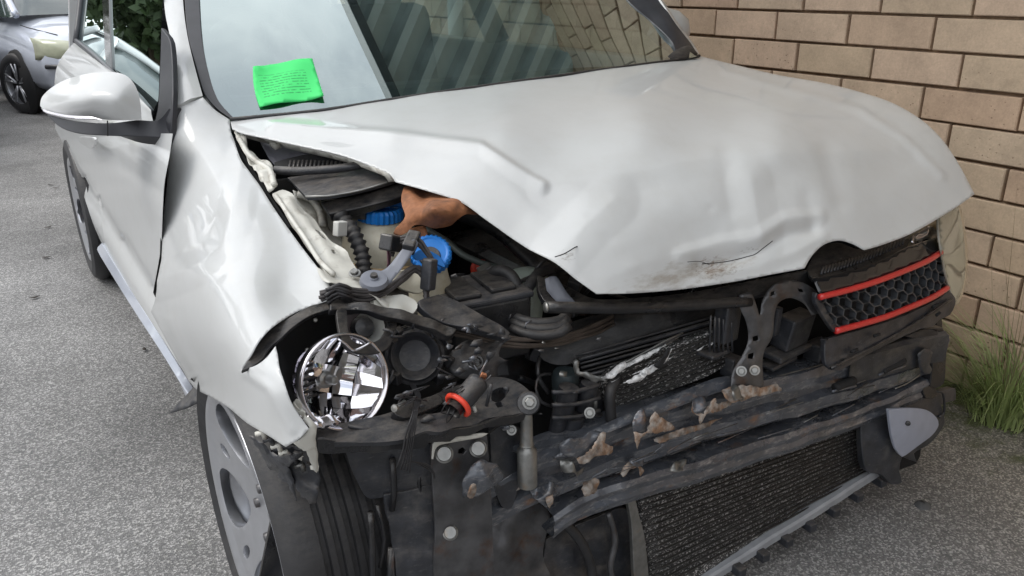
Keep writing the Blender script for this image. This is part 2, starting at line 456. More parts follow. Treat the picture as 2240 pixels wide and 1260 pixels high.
M['chrome'] = mat('chrome', (.88, .87, .90), .05, metal=1)
M['chrome_rough'] = mat('chrome_dull', (.66, .64, .67), .2, metal=1)
M['alloy'] = mat('alloy', (.44, .45, .48), .32, metal=.75, coat=.4, var=.06)
M['alloy_dark'] = mat('alloy_dark', (.10, .10, .11), .4, metal=.5)
M['cream'] = mat('bottle_cream', (.55, .52, .42), .42, var=.12, vs=14, c2=(.35, .27, .16), c2s=10, c2lo=.5, c2hi=.75)
M['palegreen'] = mat('bottle_green', (.42, .48, .42), .4, var=.08)
M['tan'] = mat('bottle_tan', (.36, .25, .13), .5, var=.2)
M['blue'] = mat('blue_cap', (.01, .17, .55), .4, var=.08, bump=.1)
M['red'] = mat('red_strip', (.62, .035, .03), .33, coat=.4, var=.06)
M['orange'] = mat('orange_ring', (.72, .06, .03), .4)
M['leather'] = mat('brown_leather', (.26, .105, .045), .75, var=.35, vs=55, bump=.7, bs=160, c2=(.16, .07, .035), c2s=14, c2lo=.5, c2hi=.7)
M['grey_tape'] = mat('grey_ribbon', (.16, .17, .20), .5, var=.15)
M['fin'] = mat('radiator_fin', (.045, .044, .043), .5, metal=.3, var=.6, vs=60)
layer(M['fin'], (.78, .77, .76), 260, .535, .60, (.7, 1, 1.3))
M['fin_bright'] = mat('bent_fin', (.72, .72, .72), .5, metal=.2, var=.3, vs=120, c2=(.2, .2, .2), c2s=70, c2lo=.5, c2hi=.65)
M['rad_tube'] = mat('radiator_tube', (.05, .048, .046), .4, metal=.6, var=.4, vs=60)
M['lens'] = None
M['white_plastic'] = mat('white_plastic', (.55, .55, .52), .5, var=.1)
M['foglens'] = mat('grey_cover', (.33, .35, .42), .45, var=.06)
M['seat'] = mat('seat_fabric', (.045, .05, .055), .85, var=.2, bump=.3)
M['dash'] = mat('dashboard', (.05, .055, .058), .7, var=.1, bump=.3, bs=400)
M['headlight_dull'] = mat('clouded_headlight', (.50, .52, .38), .25, coat=1, var=.15, vs=10)

def glass_mat(name, tint, ior=1.5, boost=1.0, rough=0.0):
    m, t, b = nodes(name); t.nodes.remove(b)
    out = t.nodes['Material Output']
    tr = t.nodes.new('ShaderNodeBsdfTransparent'); tr.inputs['Color'].default_value = (*tint, 1)
    gl = t.nodes.new('ShaderNodeBsdfGlossy'); gl.inputs['Roughness'].default_value = rough; gl.inputs['Color'].default_value = (.88, 1, 1, 1)
    fr = t.nodes.new('ShaderNodeFresnel'); fr.inputs['IOR'].default_value = ior
    ml = t.nodes.new('ShaderNodeMath'); ml.operation = 'MULTIPLY'; ml.inputs[1].default_value = boost; ml.use_clamp = True
    mx = t.nodes.new('ShaderNodeMixShader')
    t.links.new(fr.outputs[0], ml.inputs[0]); t.links.new(ml.outputs[0], mx.inputs[0])
    t.links.new(tr.outputs[0], mx.inputs[1]); t.links.new(gl.outputs[0], mx.inputs[2]); t.links.new(mx.outputs[0], out.inputs['Surface'])
    return m
M['windscreen'] = glass_mat('windscreen_glass', (.46, .60, .58), 1.52, 6.0)
M['sideglass'] = glass_mat('side_glass', (.10, .12, .12), 1.52, 2.2)
M['clear'] = glass_mat('clear_lens', (.93, .90, .82), 1.5, 2.2, .08)
t_ = M['clear'].node_tree; mx_ = [q for q in t_.nodes if q.type == 'MIX_SHADER'][0]; df_ = t_.nodes.new('ShaderNodeBsdfDiffuse'); df_.inputs['Color'].default_value = (.55, .50, .40, 1)
m2_ = t_.nodes.new('ShaderNodeMixShader'); m2_.inputs[0].default_value = .45
t_.links.new(mx_.outputs[0], m2_.inputs[1]); t_.links.new(df_.outputs[0], m2_.inputs[2]); t_.links.new(m2_.outputs[0], t_.nodes['Material Output'].inputs['Surface'])

# ------------------------------------------------------------------ ground
def ground_mat():
    m, t, b = nodes('asphalt'); L = t.links.new
    n = lambda k: t.nodes.new(k); co = n('ShaderNodeTexCoord')
    b.inputs['Roughness'].default_value = .85
    def noise(s, d=6, r=.6):
        q = n('ShaderNodeTexNoise'); q.inputs['Scale'].default_value = s; q.inputs['Detail'].default_value = d; q.inputs['Roughness'].default_value = r
        L(co.outputs['Object'], q.inputs['Vector']); return q
    v = n('ShaderNodeTexVoronoi'); v.inputs['Scale'].default_value = 250; L(co.outputs['Object'], v.inputs['Vector'])
    vc = n('ShaderNodeSeparateColor'); L(v.outputs['Color'], vc.inputs['Color'])
    r1 = n('ShaderNodeValToRGB'); e = r1.color_ramp.elements
    e[0].position = 0; e[0].color = (.13, .13, .132, 1); e[1].position = 1; e[1].color = (.40, .39, .375, 1)
    for p, c in ((.35, .10), (.7, .16), (.9, .27)):
        q = e.new(p); q.color = (c * 1.45, c * 1.43, c * 1.41, 1)
    L(vc.outputs['Red'], r1.inputs['Fac'])
    # big patches
    p = noise(1.3, 7); pr = n('ShaderNodeMapRange'); pr.inputs['From Min'].default_value = .35; pr.inputs['From Max'].default_value = .65; pr.inputs['To Min'].default_value = .72; pr.inputs['To Max'].default_value = 1.28
    L(p.outputs['Fac'], pr.inputs['Value'])
    f = noise(38, 8, .75); fr = n('ShaderNodeMapRange'); fr.inputs['From Min'].default_value = .3; fr.inputs['From Max'].default_value = .7; fr.inputs['To Min'].default_value = .8; fr.inputs['To Max'].default_value = 1.2
    L(f.outputs['Fac'], fr.inputs['Value'])
    mu = n('ShaderNodeMath'); mu.operation = 'MULTIPLY'; L(pr.outputs[0], mu.inputs[0]); L(fr.outputs[0], mu.inputs[1])
    s = n('ShaderNodeVectorMath'); s.operation = 'SCALE'; L(r1.outputs['Color'], s.inputs[0]); L(mu.outputs[0], s.inputs['Scale'])
    # moss and tan dirt along the wall foot
    sx = n('ShaderNodeSeparateXYZ'); L(co.outputs['Object'], sx.inputs[0])
    mr = n('ShaderNodeMapRange'); mr.inputs['From Min'].default_value = .9; mr.inputs['From Max'].default_value = 1.36; mr.inputs['To Max'].default_value = .42
    L(sx.outputs['X'], mr.inputs['Value'])
    q = noise(9, 8, .7); ad = n('ShaderNodeMath'); ad.operation = 'ADD'; L(mr.outputs[0], ad.inputs[0]); L(q.outputs['Fac'], ad.inputs[1])
    rr = n('ShaderNodeValToRGB'); rr.color_ramp.elements[0].position = .66; rr.color_ramp.elements[1].position = .86; L(ad.outputs[0], rr.inputs['Fac'])
    x = n('ShaderNodeMix'); x.data_type = 'RGBA'; x.inputs['B'].default_value = (.10, .12, .055, 1); L(rr.outputs['Color'], x.inputs['Factor']); L(s.outputs[0], x.inputs['A'])
    mr2 = n('ShaderNodeMapRange'); mr2.inputs['From Min'].default_value = .5; mr2.inputs['From Max'].default_value = 1.0; mr2.inputs['To Max'].default_value = .35
    L(sx.outputs['X'], mr2.inputs['Value'])
    x2 = n('ShaderNodeMix'); x2.data_type = 'RGBA'; x2.blend_type = 'MULTIPLY'; x2.inputs['B'].default_value = (1.5, 1.25, .9, 1); L(mr2.outputs[0], x2.inputs['Factor']); L(x.outputs['Result'], x2.inputs['A'])
    L(x2.outputs['Result'], b.inputs['Base Color'])
    bp = n('ShaderNodeBump'); bp.inputs['Strength'].default_value = .6; bp.inputs['Distance'].default_value = .0025; L(v.outputs['Distance'], bp.inputs['Height'])
    bp2 = n('ShaderNodeBump'); bp2.inputs['Strength'].default_value = .6; bp2.inputs['Distance'].default_value = .006; L(f.outputs['Fac'], bp2.inputs['Height']); L(bp.outputs['Normal'], bp2.inputs['Normal'])
    L(bp2.outputs['Normal'], b.inputs['Normal'])
    return m
me = mesh('asphalt_ground', [(-150, -150, 0), (150, -150, 0), (150, 200, 0), (-150, 200, 0)], [(0, 1, 2, 3)])
tag(link('asphalt_ground', me, ground_mat(), None, False), None, None, kind='structure')

# ------------------------------------------------------------------ brick wall
BH, BL = .104, .3008
WX = -1.12 + 24.065 * .104
L0Z, Y0 = 1.1404, 2.661 - 1.25
def brick_mat(name, island):
    m, t, b = nodes(name); L = t.links.new; n = lambda k: t.nodes.new(k)
    co = n('ShaderNodeTexCoord'); geo = n('ShaderNodeNewGeometry')
    if island: rv = geo.outputs['Random Per Island']
    else: rv = n('ShaderNodeObjectInfo').outputs['Random']
    r = n('ShaderNodeValToRGB'); e = r.color_ramp.elements
    e[0].position = 0; e[0].color = (.50, .355, .25, 1); e[1].position = 1; e[1].color = (.55, .44, .315, 1)
    for p, c in ((.2, (.52, .405, .285)), (.45, (.58, .43, .315)), (.7, (.51, .40, .29)), (.85, (.50, .35, .25))):
        q = e.new(p); q.color = (*c, 1)
    L(rv, r.inputs['Fac'])
    def noise(s, d=5, ro=.6, scl=None):
        q = n('ShaderNodeTexNoise'); q.inputs['Scale'].default_value = s; q.inputs['Detail'].default_value = d; q.inputs['Roughness'].default_value = ro
        L(geo.outputs['Position'], q.inputs['Vector']); return q
    f = noise(7, 9, .78); mr = n('ShaderNodeMapRange'); mr.inputs['From Min'].default_value = .3; mr.inputs['From Max'].default_value = .7; mr.inputs['To Min'].default_value = .76; mr.inputs['To Max'].default_value = 1.18
    L(f.outputs['Fac'], mr.inputs['Value'])
    s = n('ShaderNodeVectorMath'); s.operation = 'SCALE'; L(r.outputs['Color'], s.inputs[0]); L(mr.outputs[0], s.inputs['Scale'])
    # iron speckles
    v = n('ShaderNodeTexVoronoi'); v.inputs['Scale'].default_value = 95; L(geo.outputs['Position'], v.inputs['Vector'])
    sc_ = n('ShaderNodeSeparateColor'); L(v.outputs['Color'], sc_.inputs[0])
    a = n('ShaderNodeMath'); a.operation = 'GREATER_THAN'; a.inputs[1].default_value = .80; L(sc_.outputs['Red'], a.inputs[0])
    d = n('ShaderNodeMapRange'); d.inputs['From Min'].default_value = .30; d.inputs['From Max'].default_value = .12; L(v.outputs['Distance'], d.inputs['Value'])
    mu = n('ShaderNodeMath'); mu.operation = 'MULTIPLY'; L(a.outputs[0], mu.inputs[0]); L(d.outputs[0], mu.inputs[1])
    mu2 = n('ShaderNodeMath'); mu2.operation = 'MULTIPLY'; mu2.inputs[1].default_value = .75; L(mu.outputs[0], mu2.inputs[0])
    x = n('ShaderNodeMix'); x.data_type = 'RGBA'; x.inputs['B'].default_value = (.12, .06, .035, 1); L(mu2.outputs[0], x.inputs['Factor']); L(s.outputs[0], x.inputs['A'])
    g = noise(150, 4); gr = n('ShaderNodeMapRange'); gr.inputs['To Min'].default_value = .8; gr.inputs['To Max'].default_value = 1.2; L(g.outputs['Fac'], gr.inputs['Value'])
    s2 = n('ShaderNodeVectorMath'); s2.operation = 'SCALE'; L(x.outputs['Result'], s2.inputs[0]); L(gr.outputs[0], s2.inputs['Scale'])
    L(s2.outputs[0], b.inputs['Base Color']); b.inputs['Roughness'].default_value = .85
    bp = n('ShaderNodeBump'); bp.inputs['Strength'].default_value = .5; bp.inputs['Distance'].default_value = .002; L(g.outputs['Fac'], bp.inputs['Height'])
    bp2 = n('ShaderNodeBump'); bp2.invert = True; bp2.inputs['Strength'].default_value = .8; bp2.inputs['Distance'].default_value = .002; L(mu.outputs[0], bp2.inputs['Height']); L(bp.outputs['Normal'], bp2.inputs['Normal'])
    L(bp2.outputs['Normal'], b.inputs['Normal'])
    return m
M['brick'] = brick_mat('brick_face', False); M['brick_far'] = brick_mat('brick_face_far', True)
M['mortar'] = mat('mortar', (.20, .135, .085), .95, var=.25, vs=60, bump=.8, bs=300)
wall = thing('brick_wall', 'tan brick wall with raked dark mortar joints standing beside the wrecked car', 'wall', (WX, 2, 0))
YA, YB = -4.2, 9.0; WH = 27
def joint_grid(row):       # row 0 lies just above L0; negative is below
    return Y0 if (row % 2) != 0 else Y0 - .356 * BL
vs, fs = box_me((WX + .125, (YA + YB) / 2, 1.25), (.23, YB - YA, 2.9))
link('mortar', mesh('mortar', vs, fs), M['mortar'], wall, False)
bme = None
def brick_geo(c, s, b=.003):
    cx, cy, cz = c; hx, hy, hz = s[0] / 2, s[1] / 2, s[2] / 2
    V = [(cx + hx, cy - hy, cz - hz), (cx + hx, cy + hy, cz - hz), (cx + hx, cy + hy, cz + hz), (cx + hx, cy - hy, cz + hz),
         (cx - hx + b, cy - hy, cz - hz), (cx - hx + b, cy + hy, cz - hz), (cx - hx + b, cy + hy, cz + hz), (cx - hx + b, cy - hy, cz + hz),
         (cx - hx, cy - hy + b, cz - hz + b), (cx - hx, cy + hy - b, cz - hz + b), (cx - hx, cy + hy - b, cz + hz - b), (cx - hx, cy - hy + b, cz + hz - b)]
    Fc = []
    for a in (0, 4):
        for k in range(4):
            Fc.append((a + k, a + 4 + k, a + 4 + (k + 1) % 4, a + (k + 1) % 4))
    Fc.append((8, 11, 10, 9)); return V, Fc
bw, bh = BL - .0095, BH - .0095
shared = mesh('brick', *brick_geo((0, 0, 0), (.03, bw, bh)))
shared.materials.append(M['brick'])
far_parts = []; cnt = 0
for row in range(-11, 16):
    z = L0Z + (row + .5) * BH
    g = joint_grid(row)
    k0 = int(math.floor((g - YB) / BL)); k1 = int(math.ceil((g - YA) / BL))
    for k in range(k0, k1):
        y = g - (k + .5) * BL
        if y < YA or y > YB: continue
        D = y - CY
        jx = rnd.gauss(0, .0012); jz = rnd.gauss(0, .0008)
        if .55 < D < 5.2 and row <= 2 and cnt < 295:
            o = bpy.data.objects.new('brick', shared); col.objects.link(o); o.parent = wall
            o.location = (0 + jx + .003, y - 2 + rnd.gauss(0, .001), z + jz); o.rotation_euler = (rnd.gauss(0, .002), 0, rnd.gauss(0, .003)); cnt += 1
        else:
            far_parts.append(brick_geo((WX + .003 + jx, y, z + jz), (.03, bw, bh)))
ob = link('brick_courses', mesh('brick_courses', *joinm(far_parts)), M['brick_far'], wall, False); ob['kind'] = 'stuff'
# white downpipe fixed to the wall
dp = tube('downpipe', [(WX - .05, 3.15, 0.02), (WX - .05, 3.15, 2.55)], .045, mat('pipe_paint', (.62, .66, .64), .4), None, 16, .2, world=True)
tag(dp, 'pale downpipe on the brick wall seen through the car windows', 'pipe')
# corrugated canopy fixed to the wall, mirrored in the windscreen
can = thing('wall_canopy', 'corrugated metal canopy above the car, mirrored in the windscreen', 'canopy', (WX, 2, 2.62))
vs = []; fs = []
xs = [.10, WX - .003]; ys = []
yy = YA
prof = [(0, 0), (.05, 0), (.09, .07), (.13, .07), (.17, 0)]
while yy < YB:
    for a, h in prof[:-1]: ys.append((yy + a, h))
    yy += .22
for i, (y, h) in enumerate(ys):
    for x in xs: vs.append((x, y + (x - .75) * .9, 2.62 + h + (x - .1) * .05))
for i in range(len(ys) - 1):
    fs.append((2 * i, 2 * i + 1, 2 * i + 3, 2 * i + 2))
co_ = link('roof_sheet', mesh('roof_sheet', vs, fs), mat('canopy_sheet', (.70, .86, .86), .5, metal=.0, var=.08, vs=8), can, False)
co_.data.materials.append(mat('canopy_rib_shade', (.42, .51, .52), .6, var=.15, vs=8))  # darker tint paints fold shade onto the rib slopes and tops
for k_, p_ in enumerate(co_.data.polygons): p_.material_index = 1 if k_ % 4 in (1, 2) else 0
m_ = co_.modifiers.new('thickness', 'SOLIDIFY'); m_.thickness = .002
box('fascia', (.06, (YA + YB) / 2, 2.63), (.05, YB - YA, .16), mat('fascia_paint', (.10, .13, .14), .4), can, bev=.004)
for y in (-2.5, 0.2, 2.9, 5.6):
    box('rafter', ((WX + .1) / 2, y, 2.575), (WX - .12, .05, .08), mat('rafter_paint', (.25, .29, .30), .5), can, bev=.003)

# ------------------------------------------------------------------ the wrecked car
car = thing('damaged_car', 'white hatchback with smashed front, crumpled bonnet and its engine bay open', 'car')

# ---- bonnet
hood_ctrl = [(503,260,1.76),(700,240,1.70),(860,215,1.67),(1040,190,1.65),(1220,165,1.65),(1380,143,1.68),(1480,130,1.71),(1530,122,1.74),
 (1700,165,1.50),(1870,200,1.28),(2000,250,1.10),(2080,330,.98),(2120,400,.92),(2132,425,.90),
 (1600,150,1.61),(1900,232,1.16),(2040,335,.985),
 (1100,300,1.24),(1400,250,1.22),(1400,330,1.10),(1400,400,1.06),(1400,500,.985),(1420,600,.94),
 (1700,250,1.15),(1700,330,1.02),(1700,400,.985),(1700,500,.92),(1700,590,.885),(1950,330,1.02),(1950,430,.92),(1960,520,.865),
 (860,300,1.38),(860,400,1.28),(700,290,1.54),(620,300,1.57),(990,440,1.17),(1000,380,1.19),(1150,545,1.055),(1185,410,1.12),(1250,560,.99),(1305,643,.945),
 (1500,632,.925),(1830,525,.875)]
def T(x, y, pts, w, h): return h * np.clip(1 - pl_dist(x, y, pts) / w, 0, 1)
def G(x, y, pts, w, h): return h * np.exp(-(pl_dist(x, y, pts) / w) ** 2)
def hood_bump(x, y):
    b = np.zeros(len(x))
    b += T(x, y, [(600, 276), (740, 288), (900, 302), (1050, 323), (1184, 410)], 20, .0085)
    b += G(x, y, [(900, 345), (1000, 372), (1080, 420), (1130, 480)], 34, -.0050)
    b -= .007 * np.exp(-(((x - 1215) / 60) ** 2 + ((y - 455) / 38) ** 2))
    b += T(x, y, [(1215, 566), (1270, 505), (1340, 440)], 62, .0095)
    b += T(x, y, [(1190, 408), (1400, 378), (1560, 345), (1700, 338), (1960, 330)], 40, .0050)
    b += G(x, y, [(1586, 340), (1594, 400), (1606, 450)], 24, -.0042)
    b += T(x, y, [(1640, 395), (1652, 470), (1664, 530)], 52, .0085)
    b += G(x, y, [(1806, 330), (1822, 385), (1838, 440)], 24, -.0040)
    b += G(x, y, [(1766, 430), (1778, 485)], 18, -.0035)
    b += G(x, y, [(1530, 577), (1600, 566), (1662, 546), (1720, 507), (1775, 496)], 15, -.0110)
    b += T(x, y, [(1490, 560), (1580, 532), (1655, 527), (1718, 482), (1790, 474)], 24, .0070)
    b += T(x, y, [(1560, 604), (1660, 584), (1740, 552), (1800, 520)], 20, .0050)
    b += G(x, y, [(1400, 470), (1490, 510), (1560, 500)], 34, -.0035)
    b += T(x, y, [(1330, 610), (1440, 565), (1500, 558)], 36, .0025)
    b += T(x, y, [(1590, 158), (1720, 195), (1880, 240), (1980, 305), (2060, 385)], 14, .0040)
    b += G(x, y, [(960, 215), (1060, 232), (1120, 262), (1090, 310)], 20, .0010)
    b += .0005 * np.sin(x / 47 + y / 31) + .0004 * np.sin(x / 23 - y / 29)
    for (a, c, w, h) in ((1330,520,20,-.0016),(1440,400,16,-.0012),(1555,455,9,-.0018),(1380,585,18,.0014),(1290,470,16,-.001),(1505,600,14,-.0018),(1700,430,16,.001),(1610,500,14,-.0014),(1470,450,22,.0012)):
        b += h * np.exp(-(((x - a) / w) ** 2 + ((y - c) / (w * .7)) ** 2))
    b = b * .70 + T(x, y, [(600, 276), (740, 288), (900, 302), (1050, 323), (1184, 410)], 17, .0030)
    return b
hood_out = [(503,260),(503,260),(600,250),(700,240),(860,215),(1040,190),(1220,165),(1380,143),(1480,130),(1530,122),(1530,122),(1600,140),(1700,163),(1800,181),(1870,198),
 (1950,224),(2015,262),(2062,306),(2096,356),(2120,402),(2132,425),(2132,425),(2085,458),(2000,508),(1930,536),(1890,548),(1890,548),(1862,533),(1832,526),(1800,537),(1776,560),(1760,587),(1760,587),
 (1700,598),(1600,617),(1500,632),(1400,641),(1305,643),(1305,643),(1230,592),(1150,541),(1065,482),(1010,443),(940,420),(865,398),(865,398),(850,380),(760,345),(650,318),(530,293),(508,283),(508,283)]
hood = sheet('bonnet', hood_out, hood_ctrl, M['paint'], car, sp=6, reg=6e-3, th=.0016, bump=hood_bump, label='crumpled white bonnet pushed up at the front with scuffs and a tear')
# folded under-lip of the bonnet along its raised left edge
sheet('bonnet_lip', [(508,284),(530,293),(650,318),(760,345),(850,380),(865,398),(865,398),(850,398),(842,386),(760,356),(650,330),(560,308),(515,292),(508,284)],
      [(508,284,1.76),(650,318,1.56),(760,345,1.42),(865,398,1.28),(650,332,1.60),(760,358,1.46),(850,398,1.31)], M['inner_paint'], hood, sp=10, th=.002)
tube('crack', [(1214,562,.985),(1232,556,.985),(1245,549,.99),(1258,541,.995),(1266,538,1.0)], .0009, M['void'], hood, 6, .004)
tube('crack', [(1536,577,.922),(1566,575,.919),(1596,571,.915),(1618,566,.912),(1636,561,.909),(1652,556,.907),(1672,541,.905),(1690,527,.904)], .0008, M['void'], hood, 6, .004)
tube('crack', [(1504,573,.925),(1530,572,.923),(1552,579,.920)], .0006, M['void'], hood, 6, .004)
tube('crack', [(1544,452,1.0),(1556,450,1.0),(1562,456,.995)], .0007, M['void'], hood, 6, .004)

# ---- left front wing (image left)
fend_out = [(380,234),(380,234),(410,226),(444,213),(444,213),(470,240),(503,262),(503,262),(506,290),(530,345),(565,400),(604,462),(660,540),(700,592),(722,628),(718,658),(718,658),
 (670,674),(632,692),(590,722),(560,758),(530,810),(530,810),(565,795),(602,757),(602,757),(607,790),(620,830),(640,885),(676,938),(676,938),(655,960),(625,978),(625,978),
 (585,952),(540,925),(500,892),(460,868),(430,852),(412,832),(412,832),(372,760),(330,682),(330,682),(348,630),(352,580),(354,540),(354,540),(357,470),(365,400),(371,330),(378,290)]
fend_ctrl = [(380,232,1.79),(444,212,1.80),(503,262,1.76),(371,330,1.76),(357,450,1.76),(352,560,1.74),(330,682,DX(330,682,-.905)),(412,832,1.66),(440,852,1.52),(470,870,1.31),(500,890,1.17),
 (560,930,.99),(625,978,.90),(676,938,.885),(602,757,.97),(530,810,1.0),(718,658,1.05),(722,628,1.065),(660,540,1.22),(600,452,1.38),(560,390,1.5),(508,300,1.70),
 (440,450,1.5),(520,500,1.31),(480,330,1.62),(400,400,1.68),(400,700,1.43),(380,600,1.54),(450,600,1.24),(480,750,1.12),(600,860,.91),(470,545,1.36),(620,640,1.12),(560,650,1.08)]
def fend_bump(x, y):
    b = T(x, y, [(346, 618), (400, 598), (450, 574), (490, 540), (512, 470), (528, 400), (538, 345)], 44, .0110)
    b -= .009 * np.exp(-(((x - 436) / 58) ** 2 + ((y - 480) / 85) ** 2))
    b += T(x, y, [(540, 815), (590, 850), (640, 940)], 16, .0045)
    b += G(x, y, [(560, 780), (600, 780)], 20, -.004)
    b += T(x, y, [(372, 700), (400, 770), (440, 830)], 16, .003)
    b = b * .70
    return b
fender = sheet('wing', fend_out, fend_ctrl, M['paint'], car, sp=6, reg=4e-3, th=.0012, bump=fend_bump, bdir=(-.8, -.35, .45), label='buckled white front wing torn open around the headlight')
# torn edges of the wing
tear = [(676,938),(676,938),(664,916),(668,898),(650,893),(641,878),(652,884),(664,906),(692,930),(690,960),(697,1000),(692,1035),(678,1012),(664,985),(640,972),(640,972),(655,960)]
sheet('torn_edge', tear, [(676,938,.883),(664,900,.90),(650,893,.905),(692,1035,.92),(640,972,.895)], M['inner_paint'], fender, sp=8, th=.0015, jag=2.0, noise_amp=.008, noise_s=60)
# black seal strip that follows the headlight opening
sheet('seal_strip', [(718,662),(718,662),(680,668),(640,690),(590,720),(560,755),(540,790),(527,812),(527,812),(555,800),(575,785),(575,785),(590,760),(612,742),(640,716),(680,690),(722,676),(722,676)],
      [(718,662,1.045),(640,690,1.03),(527,812,.985),(575,785,.99),(722,676,1.03)], M['black'], fender, sp=9, th=.006)
# arch liner flap hanging below
sheet('liner_flap', [(432,838),(432,838),(405,868),(385,888),(370,905),(370,905),(400,896),(440,882),(440,882),(444,858)],
      [(432,838,1.63),(370,905,1.66),(440,882,1.55)], M['black2'], car, sp=12, th=.003, noise_amp=.01, noise_s=20)
sheet('arch_gap', [(413,832),(420,826),(430,848),(440,856),(430,858)], [(413,832,1.69),(430,848,1.66),(440,856,1.62)], M['void'], fender, sp=8, th=.001)

# ---- body side: doors, rear wing, sill
SX = lambda p: p[0] - (-.865 + .02 * math.sin((p[2] - .45) * 3) + max(0, p[2] - .80) ** 2 * 2.2 * .9)
def side_ctrl(pts, off=0):
    return [(x, y, DF(x, y, lambda p: SX(p) - off, .8, 9)) for x, y in pts]
def sideD(off):
    def SXX(p):
        z = p[2]; y = p[1]
        x = -.868 + .45 * max(0, .50 - z) ** 2 + .030 * math.exp(-((z - .50) / .05) ** 2) + 1.5 * max(0, z - .80) ** 2 - off + .004 * max(0, y - 1.2)
        return p[0] - x
    return lambda a, b: DF(a, b, SXX, .8, 5.2)
door = sheet('front_door', [(378,292),(378,292),(371,340),(360,400),(356,460),(352,540),(335,640),(335,640),(380,740),(426,850),(426,850),(412,829),(360,748),(310,672),(262,596),(232,546),(232,546),(222,480),(213,400),(208,292),(208,292)],
      sideD(.0), M['paint'], car, sp=9, th=.0)
rear = sheet('rear_door', [(165,90),(165,90),(140,118),(124,148),(119,190),(121,282),(121,282),(146,330),(166,380),(184,430),(204,490),(222,531),(232,546),(232,546),(222,480),(213,400),(208,290),(208,290),(330,290),(330,240),(330,240),(262,170),(215,135)],
      sideD(0), M['paint'], car, sp=9, th=.0)
def sillD(x_): return lambda a, b: DX(a, b, x_)
sheet('sill', [(222,531),(222,531),(262,596),(310,672),(360,748),(412,829),(426,851),(426,851),(414,862),(400,846),(350,768),(300,692),(250,612),(212,546)], [(222,531,DX(222,531,-.862)),(310,672,DX(310,672,-.858)),(426,851,DX(426,851,-.850)),(414,862,DX(414,862,-.868)),(300,692,DX(300,692,-.872)),(212,546,DX(212,546,-.878))], M['silver_paint'], car, sp=7, th=.02)
# under-body darkness: floor of the car
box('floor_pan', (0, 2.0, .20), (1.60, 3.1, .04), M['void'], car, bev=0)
# door handle
hp = P(195, 318, DX(195, 318, -.875))
sheet('door_handle', [(172,300),(205,302),(207,312),(200,325),(183,318),(172,308)], [(172,300,DX(172,300,-.90)),(207,312,DX(207,312,-.90)),(200,325,DX(200,325,-.895))], M['paint'], door, sp=6, th=.006)
tube('door_seam', [(378,296,DX(378,296,-.79)-.004),(370,345,DX(370,345,-.815)-.004),(358,440,DX(358,440,-.84)-.004),(354,520,1.745),(353,560,1.735)], .003, M['void'], door, 6, .02)

# ---- side glass and pillars
GP = lambda p: p[0] - .40 * p[2] + 1.185
g = lambda pts, off=0: [(x, y, DF(x, y, lambda p: GP(p) - off, .8, 9)) for x, y in pts]
q = [(235,-60),(352,-60),(350,60),(348,150),(344,238),(310,235),(300,170),(240,150)]
sheet('front_side_glass', [(232,-90),(232,-90),(358,-90),(358,-90),(356,0),(350,120),(346,220),(336,242),(336,242),(305,238),(270,170),(240,140),(236,60)], g([(232,-90),(358,-90),(340,240),(240,140),(300,60)]), M['sideglass'], car, sp=20, th=0)
sheet('rear_side_glass', [(178,-90),(178,-90),(222,-90),(222,-90),(226,0),(230,80),(236,150),(236,150),(208,128),(166,88),(172,30)], g([(178,-90),(222,-90),(236,150),(166,88)]), M['sideglass'], car, sp=20, th=0)
sheet('door_pillar', [(220,-90),(234,-90),(240,60),(244,155),(232,148),(226,60)], g([(220,-90),(234,-90),(244,155),(226,60)], -.006), M['gloss_black'], car, sp=14, th=.03)
tube('window_seal', [(165,88,g([(165,88)])[0][2]-.05),(205,122,g([(205,122)])[0][2]-.04),(250,165,g([(250,165)])[0][2]-.03),(300,215,g([(300,215)])[0][2]-.02),(330,250,g([(330,250)])[0][2]-.01)], .010, M['trim'], car, 8, .05)
tube('window_seal', [(166,92,g([(166,92)])[0][2]-.05),(174,30,g([(174,30)])[0][2]-.05),(184,-60,g([(184,-60)])[0][2]-.05)], .012, M['trim'], car, 8, .05)
# mirror triangle (sail panel)
sheet('mirror_sail', [(352,60),(352,60),(372,90),(378,190),(372,325),(372,325),(352,300),(330,290),(330,290),(344,240),(349,160)], [(352,60,2.0),(378,190,1.80),(372,325,1.76),(330,290,1.84),(349,160,1.93)], M['mirror_base'], car, sp=12, th=.012)
# A pillar
sheet('front_pillar', [(352,-120),(352,-120),(398,-120),(398,-120),(402,0),(412,80),(428,150),(444,210),(444,210),(410,223),(380,232),(380,232),(380,180),(374,90),(362,30),(356,-40)],
      [(352,-120,2.45),(398,-120,2.40),(356,0,2.24),(402,0,2.20),(412,80,2.04),(372,90,2.05),(380,180,1.86),(428,150,1.91),(380,232,1.79),(444,212,1.80),(392,60,2.08),(405,170,1.86)], M['paint'], car, sp=12, th=.03,
      bump=lambda x, y: G(x, y, [(382, -120), (386, 0), (398, 100), (418, 215)], 18, .008), bdir=(-.6, -.6, .5))
